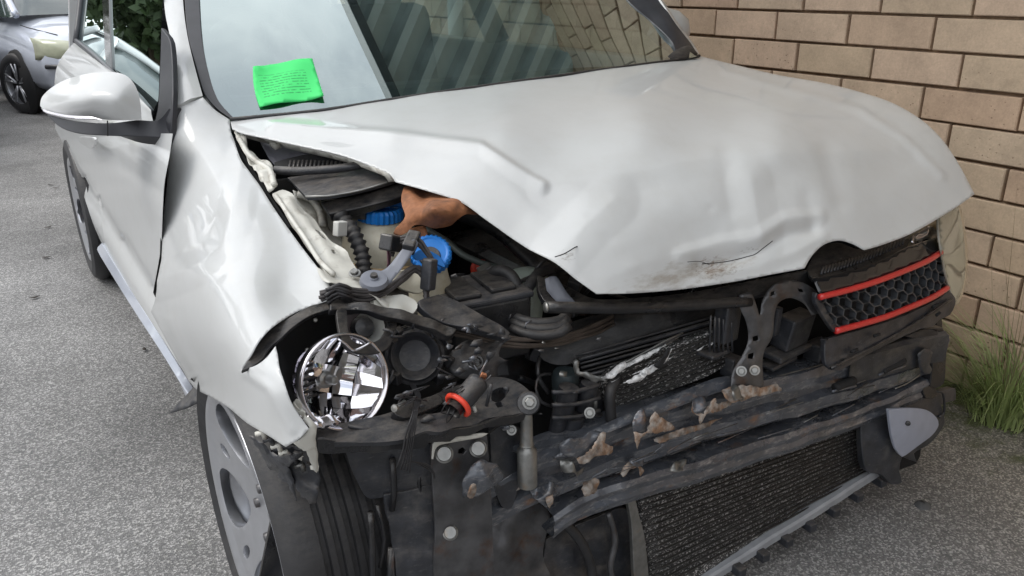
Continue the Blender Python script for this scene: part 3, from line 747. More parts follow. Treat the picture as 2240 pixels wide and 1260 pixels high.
# windscreen
WS = lambda p: p[2] - (.985 + .08 * (p[0] + .7) + .62 * ((p[1] + 1.25) - 1.70 - .22 * p[0] ** 2))
wq = [(1400,130),(1290,-80),(1200,-90),(1380,60),(430,-200),(800,-200),(1200,-200),(430,0),(800,0),(1200,0),(1350,0),(440,120),(700,150),(1000,120),(1300,100),(500,255),(860,215),(1200,165),(1480,130),(600,0),(1000,0),(1100,-100)]
wsc = [(x, y, DF(x, y, WS, 1.0, 6)) for x, y in wq]
windscreen = sheet('windscreen', [(408,-220),(408,-220),(1130,-220),(1130,-220),(1290,-80),(1375,0),(1450,70),(1524,124),(1524,124),(1380,150),(1220,172),(1040,197),(860,222),(700,247),(520,268),(520,268),(485,240),(455,195),(430,120),(416,0)],
      wsc, M['windscreen'], car, sp=22, th=.0)
def wsd(x, y, o=0.0): return DF(x, y, WS, 1.0, 6) - o
# black border print and seals
sheet('screen_seal', [(402,-200),(402,-200),(404,0),(412,80),(430,150),(448,206),(475,238),(503,258),(503,258),(520,266),(520,266),(500,246),(478,220),(462,180),(444,100),(436,0),(430,-200),(430,-200)],
      [(x, y, wsd(x, y, .012)) for x, y in [(402,-200),(404,0),(412,80),(448,206),(503,258),(478,220),(444,100),(436,0),(430,-200)]], M['trim'], car, sp=10, th=.006)
frit = sheet('screen_border', [(455,0),(455,0),(462,100),(480,170),(505,215),(540,243),(620,238),(760,222),(900,205),(900,205),(900,222),(700,250),(520,270),(500,250),(475,225),(455,180),(440,100),(432,0),(432,0)],
      [(x, y, wsd(x, y, -.004)) for x, y in [(455,0),(462,100),(505,215),(760,222),(900,205),(900,222),(520,270),(475,225),(432,0)]], M['gloss_black'], windscreen, sp=12, th=.0)
sheet('far_pillar', [(1362,-60),(1362,-60),(1400,-60),(1400,-60),(1440,-8),(1478,50),(1512,95),(1527,119),(1527,119),(1522,126),(1480,124),(1480,124),(1470,92),(1425,48),(1372,0),(1330,-60)],
      [(1362,-60,2.05),(1400,-60,1.99),(1478,50,1.80),(1512,95,1.765),(1527,119,1.735),(1480,124,wsd(1480,124,.008)),(1425,48,wsd(1425,48,.008)),(1372,0,wsd(1372,0,.008)),(1330,-60,wsd(1330,-60,.008))], M['trim'], car, sp=12, th=.02,
      bump=lambda x, y: G(x, y, [(1370, -60), (1400, -10), (1452, 50), (1505, 108)], 9, .006))
sheet('pillar_edge', [(1400,-60),(1408,-60),(1444,-10),(1482,48),(1516,93),(1530,118),(1526,118),(1512,95),(1478,50),(1440,-8)], [(1400,-60,2.0),(1440,-8,1.89),(1478,50,1.81),(1527,118,1.75),(1530,118,1.76)], M['paint'], car, sp=8, th=.02)
# wiper arm and rubber strip at the foot of the screen
sheet('wiper_well', [(1455,128),(1455,128),(1480,108),(1510,100),(1527,118),(1527,118),(1500,128),(1450,137)], [(1455,128,1.70),(1510,100,1.74),(1500,128,1.69),(1527,118,1.73)], M['rubber'], car, sp=8, th=.004)
tube('scuttle_seal', [(1530,122,1.72),(1480,131,1.69),(1380,144,1.66),(1220,166,1.63),(1040,191,1.63),(860,217,1.65),(700,242,1.68),(503,261,1.74)], .004, M['rubber'], car, 8, .05)

# ---- cabin (behind the glass)
box('dashboard', (0, .88, .93), (1.40, .50, .10), M['dash'], car, rotm(-6), .03)
box('dashboard_face', (0, 1.12, .82), (1.40, .06, .26), M['dash'], car, rotm(14), .02)
box('instrument_hood', (-.37, .98, 1.0), (.36, .20, .07), M['dash'], car, rotm(-8), .03)
c = Vector((-.37, 1.32, .985)); ax = Vector((0, -.90, .43)).normalized(); xx = Vector((1, 0, 0)); yy = ax.cross(xx)
ring = [tuple(c + (xx * math.cos(a) + yy * math.sin(a)) * .185) for a in np.linspace(0, 2 * math.pi, 49)]
vs, fs = tube_me(ring, .015, 10); sw = link('steering_wheel', mesh('steering_wheel', vs, fs), M['rubber'], car)
lathe('steering_hub', tuple(c), tuple(ax), [(0, .03), (.05, .028), (.07, .01), (.06, -.04), (.03, -.06)], M['rubber'], sw)
for a in (0, 180, 270):
    p2 = c + (xx * math.cos(R(a)) + yy * math.sin(R(a))) * .18
    tube('spoke', [tuple(c), tuple(p2)], .013, M['rubber'], sw, 8, .05, world=True)
def seat(x, y):
    s = box('seat', (x, y, .62), (.50, .52, .16), M['seat'], car, rotm(6), .05)
    box('seat_back', (x, y + .30, .86), (.48, .14, .62), M['seat'], s, rotm(-14), .06)
    box('headrest', (x, y + .40, 1.24), (.27, .10, .19), M['seat'], s, rotm(-10), .045)
seat(-.37, 1.75); seat(.37, 1.75)
box('rear_seat', (0, 2.95, .78), (1.30, .18, .62), M['seat'], car, rotm(-18), .06)
for x in (-.40, .40): box('rear_headrest', (x, 3.08, 1.12), (.26, .08, .15), M['seat'], car, rotm(-12), .035)
# roof, far side of the body, tailgate
def grid(name, f, nu, nv, m, parent, th=.0, flip=False):
    vs = [f(u / nu, v / nv) for v in range(nv + 1) for u in range(nu + 1)]
    fs = [(v * (nu + 1) + u, v * (nu + 1) + u + 1, (v + 1) * (nu + 1) + u + 1, (v + 1) * (nu + 1) + u) for v in range(nv) for u in range(nu)]
    if flip: fs = [f_[::-1] for f_ in fs]
    ob = link(name, mesh(name, vs, fs), m, parent)
    if th:
        q = ob.modifiers.new('thickness', 'SOLIDIFY'); q.thickness = th
    return ob
grid('roof', lambda u, v: ((u - .5) * 1.16, 1.28 + v * 2.0, 1.40 + .07 * math.sin(math.pi * min(1, v * .8 + .15)) - .10 * abs(u * 2 - 1) ** 2.5), 14, 16, M['paint'], car, .025)
grid('tailgate', lambda u, v: ((u - .5) * (1.3 + .2 * v), 3.28 + v * .32, 1.40 - v * .75), 6, 6, M['paint'], car, .03)
far = grid('far_body_side', lambda u, v: (.84 - .05 * max(0, v - .7) / .3 - .03 * (1 - v), .48 + u * 3.0, .25 + v * .76), 16, 8, M['paint'], car, .06)
for (ya, yb, w_) in ((.62, 1.42, .05), (1.80, 1.88, .10), (3.0, 3.15, .20)):
    vs, fs = tube_me([(.79, ya, 1.0), (.70, (ya + yb) / 2, 1.22), (.60, yb, 1.41)], w_ / 2, 8)
    link('far_window_pillar', mesh('far_window_pillar', vs, fs), M['trim'], car)
grid('near_roof_rail', lambda u, v: (-.58 - .03 * v, 1.30 + u * 2.1, 1.395 - .03 * v - .04 * u), 10, 2, M['paint'], car, .03)
# notice behind the windscreen
def notice_mat():
    m, t, b = nodes('green_paper'); L = t.links.new; n = lambda k: t.nodes.new(k)
    b.inputs['Roughness'].default_value = .7
    co = n('ShaderNodeTexCoord'); mp = n('ShaderNodeMapping'); L(co.outputs['UV'], mp.inputs['Vector'])
    w_ = n('ShaderNodeTexWave'); w_.bands_direction = 'Y'; w_.inputs['Scale'].default_value = 4.2; w_.inputs['Distortion'].default_value = .6; w_.inputs['Detail'].default_value = 1
    L(mp.outputs[0], w_.inputs['Vector'])
    nz = n('ShaderNodeTexNoise'); nz.inputs['Scale'].default_value = 22; nz.inputs['Detail'].default_value = 4
    m2 = n('ShaderNodeMapping'); m2.inputs['Scale'].default_value = (1.2, .5, 1); L(co.outputs['UV'], m2.inputs['Vector']); L(m2.outputs[0], nz.inputs['Vector'])
    a = n('ShaderNodeMath'); a.operation = 'GREATER_THAN'; a.inputs[1].default_value = .78; L(w_.outputs['Fac'], a.inputs[0])
    d = n('ShaderNodeMath'); d.operation = 'GREATER_THAN'; d.inputs[1].default_value = .46; L(nz.outputs['Fac'], d.inputs[0])
    s = n('ShaderNodeSeparateXYZ'); L(co.outputs['UV'], s.inputs[0])
    def band(sock, lo, hi):
        g1 = n('ShaderNodeMath'); g1.operation = 'GREATER_THAN'; g1.inputs[1].default_value = lo; L(sock, g1.inputs[0])
        g2 = n('ShaderNodeMath'); g2.operation = 'LESS_THAN'; g2.inputs[1].default_value = hi; L(sock, g2.inputs[0])
        k = n('ShaderNodeMath'); k.operation = 'MULTIPLY'; L(g1.outputs[0], k.inputs[0]); L(g2.outputs[0], k.inputs[1]); return k.outputs[0]
    out = a.outputs[0]
    for q in (d.outputs[0], band(s.outputs['X'], .1, .85), band(s.outputs['Y'], .22, .86)):
        k = n('ShaderNodeMath'); k.operation = 'MULTIPLY'; L(out, k.inputs[0]); L(q, k.inputs[1]); out = k.outputs[0]
    k = n('ShaderNodeMath'); k.operation = 'MULTIPLY'; k.inputs[1].default_value = .8; L(out, k.inputs[0])
    x = n('ShaderNodeMix'); x.data_type = 'RGBA'; x.inputs['A'].default_value = (.06, .70, .18, 1); x.inputs['B'].default_value = (.01, .22, .06, 1)
    L(k.outputs[0], x.inputs['Factor']); L(x.outputs['Result'], b.inputs['Base Color'])
    return m
nq = [(x, y, wsd(x, y, .006)) for x, y in [(553,150),(600,138),(682,128),(708,214),(568,234),(555,180)]]
note = sheet('green_notice', [(553,152),(553,152),(590,140),(590,140),(640,132),(683,128),(683,128),(697,172),(708,215),(708,215),(640,223),(568,234),(568,234),(559,205),(554,180)], nq, None, None, sp=8, th=.0004,
             bump=lambda x, y: .0022 * np.sin(x / 16 + y / 30) + .006 * np.exp(-(((x - 556) / 16) ** 2 + ((y - 150) / 16) ** 2)) + .004 * np.exp(-(((x - 706) / 14) ** 2 + ((y - 214) / 14) ** 2)))
me = note.data; me.materials.append(notice_mat())
uv = me.uv_layers.new(name='UVMap')
Pa, Pb, Pc = [np.array(P(*q_)) for q_ in (nq[4], nq[3], nq[5])]
eu = Pb - Pa; ev = (Pc - Pa) * 1.45
for lp in me.loops:
    p = np.array(me.vertices[lp.vertex_index].co) - Pa
    uv.data[lp.index].uv = (p @ eu / (eu @ eu), p @ ev / (ev @ ev))
tag(note, 'bright green paper notice stuck on the windscreen of the wrecked car', 'notice')

# ---- near door mirror
def ellipsoid_sheet():
    pass
mir = sheet('door_mirror', [(88,232),(92,212),(115,190),(150,172),(200,160),(250,158),(280,168),(300,196),(308,232),(310,262),(310,262),(250,263),(200,258),(150,252),(110,246),(95,240)],
      [(88,236,1.98),(150,172,1.97),(250,158,1.86),(300,196,1.80),(310,262,1.78),(200,262,1.86),(110,246,1.95),(200,212,1.80),(150,212,1.87),(260,212,1.765)], M['paint'], car, sp=8, th=.03, label='white door mirror cap with indicator strip')
sheet('mirror_foot', [(100,250),(100,250),(150,262),(230,270),(300,262),(345,262),(370,235),(376,240),(376,240),(373,300),(350,300),(350,300),(300,298),(230,297),(170,292),(130,278)],
      [(100,250,1.96),(230,264,1.80),(345,262,1.80),(376,240,1.77),(373,300,1.755),(300,298,1.78),(170,292,1.86),(230,285,1.80)], M['mirror_base'], mir, sp=10, th=.03)
sheet('indicator_lens', [(90,236),(90,236),(110,244),(150,252),(200,254),(228,263),(228,263),(200,262),(150,260),(115,253),(95,245)],
      [(90,236,1.965),(150,252,1.865),(228,262,1.785),(150,260,1.86),(110,250,1.93)], M['chrome_rough'], mir, sp=7, th=.004)
tube('mirror_joint', [(235,264,1.775),(236,297,1.79)], .0012, M['void'], mir, 6, .02)
# far door mirror
lathe('far_door_mirror', P(1462, 62, 2.0), (.6, -.3, -.35), [(0, .07), (.03, .065), (.055, .04), (.062, 0), (.05, -.05), (0, -.06)], M['paint'], car, 24)

# ---- wheels
def rot_wheel(c, r_out, rim_r, width, steer, parent, spokes=5, name='wheel', style=0, camber=0):
    """tyre, rim and brake; outer face looks to -x before steering"""
    Mx = Matrix.Translation(Vector(c)) @ Matrix.Rotation(R(steer), 4, 'Z') @ Matrix.Rotation(R(camber), 4, 'Y')
    tr = lambda vs: [tuple(Mx @ Vector(v)) for v in vs]
    w2 = width / 2
    prof = [(rim_r - .004, -w2 * .82), (rim_r + .012, -w2 * .92), (rim_r + (r_out - rim_r) * .5, -w2 * 1.0), (r_out - .016, -w2 * .92), (r_out - .003, -w2 * .74), (r_out, -w2 * .5)]
    for k in range(5):                                              # tread grooves
        y = -w2 * .5 + (k + .5) * w2 / 5
        prof += [(r_out, y - .008), (r_out - .007, y - .006), (r_out - .007, y + .002), (r_out, y + .004)]
    prof += [(r_out, w2 * .6), (r_out - .016, w2 * .92), (rim_r, w2)]
    vs, fs = lathe_me((0, 0, 0), (1, 0, 0), prof, 72)
    ty = link(name, mesh(name, tr(vs), fs), M['rubber'], parent)
    autosmooth(ty.data, 30)
    # barrel
    vs, fs = lathe_me((0, 0, 0), (1, 0, 0), [(rim_r + .003, -w2 * .88), (rim_r - .004, -w2 * .90), (rim_r - .014, -w2 * .80), (rim_r - .022, -w2 * .4), (rim_r - .03, w2 * .8)], 72)
    link('rim', mesh('rim', tr(vs), fs), M['alloy'], ty)
    vs, fs = lathe_me((0, 0, 0), (1, 0, 0), [(0, -.0), (rim_r * .72, -.0), (rim_r * .72, .012), (0, .012)], 48)
    link('brake_disc', mesh('brake_disc', tr(vs), fs), M['dark_metal'], ty)
    xo = -w2 * .80
    if style == 0:
        # face plate with five big rounded windows and five small ovals
        from mathutils.geometry import delaunay_2d_cdt as cdt
        ncirc = 90; rr = rim_r - .008
        V = [(rr * math.cos(2 * math.pi * i / ncirc), rr * math.sin(2 * math.pi * i / ncirc)) for i in range(ncirc)]
        E = [(i, (i + 1) % ncirc) for i in range(ncirc)]; holes = []
        for s in range(5):
            a = 2 * math.pi * (s + .5) / 5 + .35
            pts = []
            for i in range(26):                                     # large window, near the edge
                t = 2 * math.pi * i / 26
                u_ = rim_r * (.64 + .26 * math.cos(t)); w_ = rim_r * (.235 + .07 * math.cos(t)) * math.sin(t)
                pts.append((u_ * math.cos(a) - w_ * math.sin(a), u_ * math.sin(a) + w_ * math.cos(a)))
            holes.append(pts)
            a2 = a + math.pi / 5; pts = []
            for sd_ in (-1, 1):
                pts = []
                for i in range(14):
                    t = 2 * math.pi * i / 14
                    rad = rim_r * .70 + .020 * math.cos(t); ang = a2 + .07 * math.sin(t)
                    pts.append((rad * math.cos(ang), rad * math.sin(ang)))
            holes.append(pts)
        for h in holes:
            o_ = len(V); V += h; E += [(o_ + i, o_ + (i + 1) % len(h)) for i in range(len(h))]
        for rad in np.arange(.02, rr - .006, .014):
            k = max(6, int(rad * 2 * math.pi / .016))
            for i in range(k):
                p = (rad * math.cos(2 * math.pi * i / k), rad * math.sin(2 * math.pi * i / k))
                V.append(p)
        res = cdt([Vector(v) for v in V], E, [], 0, 1e-5)
        v2 = np.array([tuple(v) for v in res[0]]); tri = [tuple(f) for f in res[2]]
        cen = np.array([v2[list(f)].mean(0) for f in tri]); keep = np.hypot(cen[:, 0], cen[:, 1]) < rr
        for h in holes: keep &= ~inpoly(cen[:, 0], cen[:, 1], np.array(h))
        tri = [f for f, kk in zip(tri, keep) if kk]
        rd = np.hypot(v2[:, 0], v2[:, 1]) / rr
        v3 = [(xo + .050 * (1 - r_) ** 1.0 * 1.0 - (.004 if r_ > .93 else 0), a, b) for (a, b), r_ in zip(v2, rd)]
        fc = link('rim_face', mesh('rim_face', tr(v3), tri), M['alloy'], ty)
        md = fc.modifiers.new('t', 'SOLIDIFY'); md.thickness = .022; md.offset = 0
        md = fc.modifiers.new('b', 'BEVEL'); md.width = .004; md.segments = 2; md.limit_method = 'ANGLE'; md.angle_limit = R(50)
    else:
        parts = []
        for s in range(spokes):
            for off in (-.09, .09):
                a = 2 * math.pi * s / spokes
                p0 = (xo + .02, .035 * math.cos(a), .035 * math.sin(a)); p1 = (xo, rim_r * math.cos(a + off * 2.3), rim_r * math.sin(a + off * 2.3))
                parts.append(tube_me([p0, tuple((np.array(p0) + p1) / 2), p1], .013, 6))
        vs, fs = joinm(parts)
        link('spokes', mesh('spokes', tr(vs), fs), M['alloy'], ty)
    vs, fs = lathe_me((xo + .044, 0, 0), (-1, 0, 0), [(0, .012), (.028, .010), (.032, 0), (.05, -.004), (.055, -.02)], 28)
    link('hub_cap', mesh('hub_cap', tr(vs), fs), M['alloy'], ty)
    for k in range(5):
        a = 2 * math.pi * k / 5
        vs, fs = (lathe_me((xo + .033, .058 * math.cos(a), .058 * math.sin(a)), (-1, 0, 0), [(0, .012), (.009, .012), (.011, 0)], 6))
        link('wheel_bolt', mesh('wheel_bolt', tr(vs), fs), M['dark_metal'], ty)
    return ty
rot_wheel((-.775, .04, .318), .318, .262, .215, 0, car, name='front_wheel')
rot_wheel((-.765, 2.66, .318), .318, .236, .215, 0, car, name='rear_wheel')
rot_wheel((.765, .04, .318), .318, .236, .215, 180, car, name='front_wheel')
# dark arch interiors
for yc in (.04, 2.66):
    vs = []; fs = []
    for i in range(19):
        a = math.pi * (i / 18) * 1.16 - .25 if yc > 1 else math.pi * .62 * (i / 18) - .25
        for x in (-.845 if yc > 1 else -.80, -.45):
            vs.append((x, yc + .375 * math.cos(a), .33 + .375 * math.sin(a)))
    fs = [(2 * i, 2 * i + 1, 2 * i + 3, 2 * i + 2) for i in range(18)]
    link('wheel_arch_liner', mesh('wheel_arch_liner', vs, fs), M['black'], car)

# ------------------------------------------------------------------ engine bay
def tocam(p, tilt=(0, 0, 0)):
    return (Vector(CAMP) - Vector(p)).normalized() + Vector(tilt)
# bay shell
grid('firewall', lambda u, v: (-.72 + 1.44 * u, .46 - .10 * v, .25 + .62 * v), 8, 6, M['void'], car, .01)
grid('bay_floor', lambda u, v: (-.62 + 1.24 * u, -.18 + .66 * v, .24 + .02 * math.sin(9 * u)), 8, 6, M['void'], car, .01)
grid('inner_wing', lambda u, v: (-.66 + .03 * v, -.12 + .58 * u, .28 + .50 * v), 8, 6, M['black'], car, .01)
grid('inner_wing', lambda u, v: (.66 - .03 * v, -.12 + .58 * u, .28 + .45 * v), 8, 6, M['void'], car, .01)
eng = box('engine', (.02, .16, .52), (.62, .40, .36), M['black'], car, rotm(0, 0, 0), .03)
box('gearbox', (-.30, .12, .42), (.26, .34, .26), M['dark_metal'], car, rotm(0, 8, 6), .04)
lathe('pulley', (.36, -.02, .50), (1, 0, 0), [(0, .02), (.07, .02), (.075, 0), (.06, -.01), (.075, -.02), (0, -.02)], M['dark_metal'], eng)

# hinge, scuttle and bulkhead pieces
sheet('bonnet_hinge', [(512,290),(530,289),(545,318),(566,345),(592,362),(604,388),(606,410),(606,410),(590,412),(572,392),(552,366),(535,338),(518,308)],
      [(512,290,1.71),(530,289,1.69),(566,345,1.58),(606,410,1.43),(572,392,1.47),(535,338,1.60)], M['inner_paint'], car, sp=7, th=.004, noise_amp=.02, noise_s=34)
tube('hinge_edge', [(522,300,1.68),(542,336,1.59),(566,356,1.55),(590,372,1.50),(600,404,1.42)], .006, M['inner_paint'], car, 6, .01)
sheet('wing_gap', [(508,292),(518,310),(540,350),(570,395),(600,440),(640,500),(630,500),(600,455),(565,402),(530,350),(507,300)], [(508,292,1.74),(570,395,1.52),(640,500,1.32),(630,500,1.33)], M['void'], car, sp=12, th=.002)
sheet('scuttle_side', [(566,306),(566,306),(640,318),(720,338),(720,338),(640,345),(606,366),(606,366),(590,350)], [(566,306,1.72),(640,318,1.66),(720,338,1.58),(606,366,1.60)], mat('grey_panel', (.17, .17, .20), .6, var=.1), car, sp=12, th=.003)
tube('bracket_tab', [(595,312,1.64),(605,322,1.63),(612,318,1.63)], .007, M['inner_paint'], car, 6, .01)
sheet('scuttle_grille', [(600,355),(600,355),(640,344),(700,335),(765,350),(800,362),(800,362),(780,378),(700,378),(630,384),(606,378)],
      [(600,355,1.58),(765,350,1.50),(780,378,1.47),(606,378,1.55)], M['void'], car, sp=12, th=.003)
for i in range(16):
    t = i / 15
    a_ = (636 + 135 * t, 352 - 3 * t + 8 * t * t, 1.545 - .07 * t); b_ = (632 + 138 * t, 372 - 4 * t, 1.525 - .07 * t)
    tube('scuttle_slat', [a_, b_], .0028, M['black2'], car, 6, .02)
tube('scuttle_hose', [(600,372,1.50),(640,374,1.48),(700,372,1.45),(760,366,1.42),(800,358,1.40)], .008, M['black2'], car, 8, .02)
sheet('scuttle_cover', [(628,388),(628,388),(700,378),(800,362),(845,368),(872,388),(872,388),(860,396),(780,418),(715,430),(672,432),(672,432),(650,410)],
      [(628,388,1.52),(800,362,1.45),(872,388,1.34),(715,430,1.34),(672,432,1.36)], M['black2'], car, sp=14, th=.006)
tube('cover_edge', [(668,430,1.352),(715,429,1.335),(790,416,1.32),(868,392,1.315)], .0022, M['metal'], car, 6, .02)
sheet('bulkhead_rail', [(700,440),(700,440),(790,425),(880,398),(880,398),(890,425),(800,452),(720,468),(720,468)],
      [(700,440,1.38),(880,398,1.33),(890,425,1.31),(720,468,1.34)], M['black'], car, sp=12, th=.02)
sheet('strut_tower', [(640,418),(640,418),(670,424),(700,440),(716,470),(720,500),(745,520),(765,560),(790,600),(790,600),(760,610),(730,560),(690,500),(650,450)],
      [(640,418,1.46),(700,440,1.47),(765,560,1.36),(790,600,1.30),(690,500,1.40),(650,450,1.44)], M['inner_paint'], car, sp=10, th=.004, noise_amp=.012, noise_s=22)
tube('tower_rim', [(650,424,1.45),(682,436,1.44),(700,462,1.42),(706,495,1.40)], .007, M['inner_paint'], car, 8, .01)
sheet('inner_wall', [(700,440),(800,440),(880,420),(900,470),(900,600),(800,610),(760,600),(730,520)], [(700,440,1.62),(900,440,1.58),(900,600,1.5),(760,600,1.5)], mat('inner_wall_paint', (.30, .29, .25), .6, var=.3, vs=10), car, sp=30, th=.003)
rail = sheet('wing_rail', [(596,424),(596,424),(618,414),(640,420),(650,442),(676,462),(700,492),(726,524),(756,545),(772,572),(788,602),(788,602),(762,612),(735,606),(712,596),(690,560),(660,520),(630,476)],
      [(596,424,1.41),(640,418,1.40),(700,490,1.30),(756,545,1.20),(788,602,1.11),(735,606,1.10),(690,560,1.19),(640,490,1.30)], M['inner_paint'], car, sp=8, th=.005,
      holes=[[(688,506),(700,502),(716,520),(704,524)],[(724,550),(732,546),(738,552),(728,557)],[(632,502),(642,500),(658,524),(660,532),(650,528)]], noise_amp=.006, noise_s=30,
      bump=lambda x, y: G(x, y, [(630, 440), (680, 500), (720, 555)], 9, .005) + G(x, y, [(650, 440), (705, 500), (745, 548)], 8, -.004))
tube('rail_edge', [(604,428,1.395),(640,482,1.30),(672,528,1.22),(700,572,1.15),(730,600,1.10)], .0045, M['inner_paint'], car, 6, .02)
sheet('front_panel_bracket', [(690,588),(690,588),(735,604),(786,602),(820,620),(850,640),(905,655),(915,690),(915,690),(880,688),(845,676),(818,655),(760,632),(716,628),(700,610)],
      [(690,588,1.12),(786,602,1.10),(850,640,1.07),(915,690,1.05),(818,655,1.04),(716,628,1.07)], M['inner_paint'], car, sp=9, th=.004, noise_amp=.014, noise_s=30, jag=1)
bolt(P(776, 598, 1.095), (-.2, -.4, 1), .006, M['metal'], car)
sheet('front_panel_lug', [(820,650),(860,640),(905,655),(912,675),(890,690),(850,684),(824,672)], [(820,650,1.05),(905,655,1.04),(890,690,1.02),(824,672,1.03)], M['inner_paint'], car, sp=8, th=.012, noise_amp=.012, noise_s=40)

# reservoirs
c1 = P(838, 606, 1.37)
bt = lathe('coolant_bottle', c1, (0, 0, 1), [(0, 0), (.066, 0), (.074, .012), (.076, .028), (.080, .030), (.080, .034), (.076, .036), (.075, .075), (.066, .098), (.046, .112), (.040, .118), (.040, .124)], M['cream'], car, 36)
sheet('bottle_belt', [(770,575),(800,585),(850,588),(900,582),(902,600),(850,606),(800,604),(774,594)], [(770,575,1.27),(850,588,1.26),(900,582,1.27),(774,594,1.26)], M['tan'], bt, sp=10, th=.004)
def ribbed_cap(name, c, ax, r, h, m, parent, n=28):
    prof = [(0, h), (r * .72, h), (r * .8, h * 1.12), (r * .9, h * 1.1), (r, h * .85), (r * 1.02, .0), (r * .8, -.002)]
    vs, fs = lathe_me(c, ax, prof, n * 2)
    a = Vector(ax).normalized(); cc = Vector(c)
    out = []
    for i, v in enumerate(vs):
        k = i % (n * 2); v = Vector(v)
        d = v - cc; rad = d - a * d.dot(a)
        if rad.length > r * .88 and k % 2: v = v - rad * .06
        out.append(tuple(v))
    ob = link(name, mesh(name, out, fs), m, parent); autosmooth(ob.data, 25)
    return ob
cap = ribbed_cap('cap', tuple(np.array(c1) + [0, 0, .122]), (.05, -.1, 1), .046, .020, M['blue'], bt, label) if False else ribbed_cap('cap', tuple(np.array(c1) + [0, 0, .122]), (.05, -.1, 1), .046, .020, M['blue'], bt)
for o_ in (-.012, .012):
    box('cap_rib', tuple(np.array(c1) + [o_, -.004, .146]), (.006, .066, .010), M['blue'], bt, rotm(0, 0, 55), .002)
c2 = P(942, 650, 1.17)
wb = lathe('washer_filler', c2, (0, 0, 1), [(0, -.06), (.038, -.06), (.038, .02), (.032, .045), (.030, .062)], M['cream'], car, 28)
ax2 = tocam(c2, (0, 0, .55))
ribbed_cap('filler_cap', P(943, 560, 1.15), tuple(ax2), .035, .014, M['blue'], wb, 26)
lathe('filler_ring', P(940, 562, 1.138), tuple(ax2), [(0, .004), (.017, .004), (.019, .001), (.017, -.002)], M['black'], wb, 24)
sheet('filler_arm', [(905,556),(925,545),(962,560),(975,585),(960,580),(930,568),(912,570)], [(905,556,1.12),(962,560,1.12),(975,585,1.11),(912,570,1.12)], M['blue'], wb, sp=8, th=.008)
sheet('filler_bracket', [(860,600),(905,590),(925,600),(925,640),(900,640),(870,630)], [(860,600,1.13),(905,590,1.13),(925,640,1.11),(870,630,1.12)], M['cream'], car, sp=10, th=.01, noise_amp=.01, noise_s=40)
c3 = P(1152, 676, 1.16)
et = lathe('oil_bottle', c3, (.08, 0, 1), [(0, -.02), (.030, -.02), (.032, .04), (.038, .062), (.034, .072), (.014, .080), (0, .081)], M['palegreen'], car, 28)
lathe('red_plug', P(1050, 588, 1.33), tuple(tocam(P(1050,588,1.33))), [(0, .012), (.010, .010), (.012, 0), (.02, -.004)], M['orange'], car, 16)

# brown leather glove lying on the bottles
lea = sheet('leather_glove', [(884,408),(884,408),(905,402),(940,406),(985,424),(1020,444),(1048,466),(1048,466),(1020,468),(1000,482),(985,496),(950,502),(925,494),(906,494),(893,506),(878,513),(862,505),(866,496),(878,486),(886,474),(879,450),(878,428)],
      [(884,408,1.27),(940,406,1.30),(1048,466,1.16),(985,496,1.16),(925,494,1.17),(870,506,1.18),(879,450,1.22),(940,455,1.14),(990,462,1.12)], M['leather'], None, sp=7, th=.006, noise_amp=.007, noise_s=16,
      bump=lambda x, y: G(x, y, [(925, 410), (932, 440), (925, 470)], 10, -.005) + G(x, y, [(900, 420), (900, 480)], 12, .005) + G(x, y, [(1010, 450), (985, 480)], 8, -.004))
tag(lea, 'crumpled brown leather glove stuffed above the blue-capped bottle in the engine bay', 'glove')
sheet('cuff', [(893,506),(925,495),(935,512),(938,528),(915,530),(895,520)], [(893,506,1.19),(935,512,1.18),(938,528,1.17),(895,520,1.18)], M['leather'], lea, sp=7, th=.004, noise_amp=.01, noise_s=40)

# hoses and harness
tube('corrugated_hose', [(742,466,1.34),(752,482,1.33),(768,500,1.31),(780,525,1.29),(793,560,1.27),(797,604,1.25)], .0135, M['rubber'], car, 12, .004, ribs=20)
tube('hose', [(735,476,1.36),(760,462,1.36),(800,462,1.34)], .016, M['rubber'], car, 12, .01)
box('hose_clip', tuple(P(744, 500, 1.285)), (.022, .014, .026), M['white_plastic'], car, rotm(0, 10, 20), .002)
tube('hose', [(1082,650,1.16),(1076,608,1.16),(1092,592,1.14),(1118,604,1.12),(1134,640,1.10),(1138,690,1.08)], .0115, M['rubber'], car, 12, .008)
tube('hose', [(1208,588,1.12),(1180,598,1.11),(1160,622,1.10),(1148,650,1.09),(1144,692,1.08)], .0105, M['rubber'], car, 12, .008)
tube('hose', [(930,500,1.33),(980,530,1.30),(1010,556,1.27),(1060,578,1.24),(1100,588,1.22)], .0065, mat('old_hose', (.07, .085, .08), .5, var=.2), car, 8, .01)
tube('hose', [(1010,470,1.4),(1080,500,1.32),(1150,560,1.22),(1190,600,1.16)], .014, M['black'], car, 10, .01)
for i, (dy, dd) in enumerate(((0, 0), (14, -.01), (28, -.02))):
    tube('coolant_pipe', [(1120,690+dy,1.08+dd),(1150,702+dy,1.05+dd),(1190,706+dy,1.03+dd),(1225,700+dy,1.02+dd),(1245,684+dy,1.02+dd)], .0085, M['rubber'], car, 10, .01)
def bundle(name, pts, n, r, m, parent=car, spread=None, wob=.0012):
    spread = spread or r * 2
    p3 = [P(*p) for p in pts]
    parts = []
    for k in range(n):
        a = 2 * math.pi * k / max(1, n) + .4; off = np.array([math.cos(a) * .3, math.cos(a) * .3, math.sin(a)]) * spread * (0 if n == 1 else 1)
        q = [tuple(p + off * rnd.uniform(.6, 1.3) + np.array([rnd.gauss(0, wob) for _ in range(3)])) for p in p3]
        parts.append(tube_me(smoothline(q, False, .008), r, 6))
    vs, fs = joinm(parts)
    return link(name, mesh(name, vs, fs), m, parent)
M['wire'] = mat('wire_black', (.025, .024, .026), .4, var=.3)
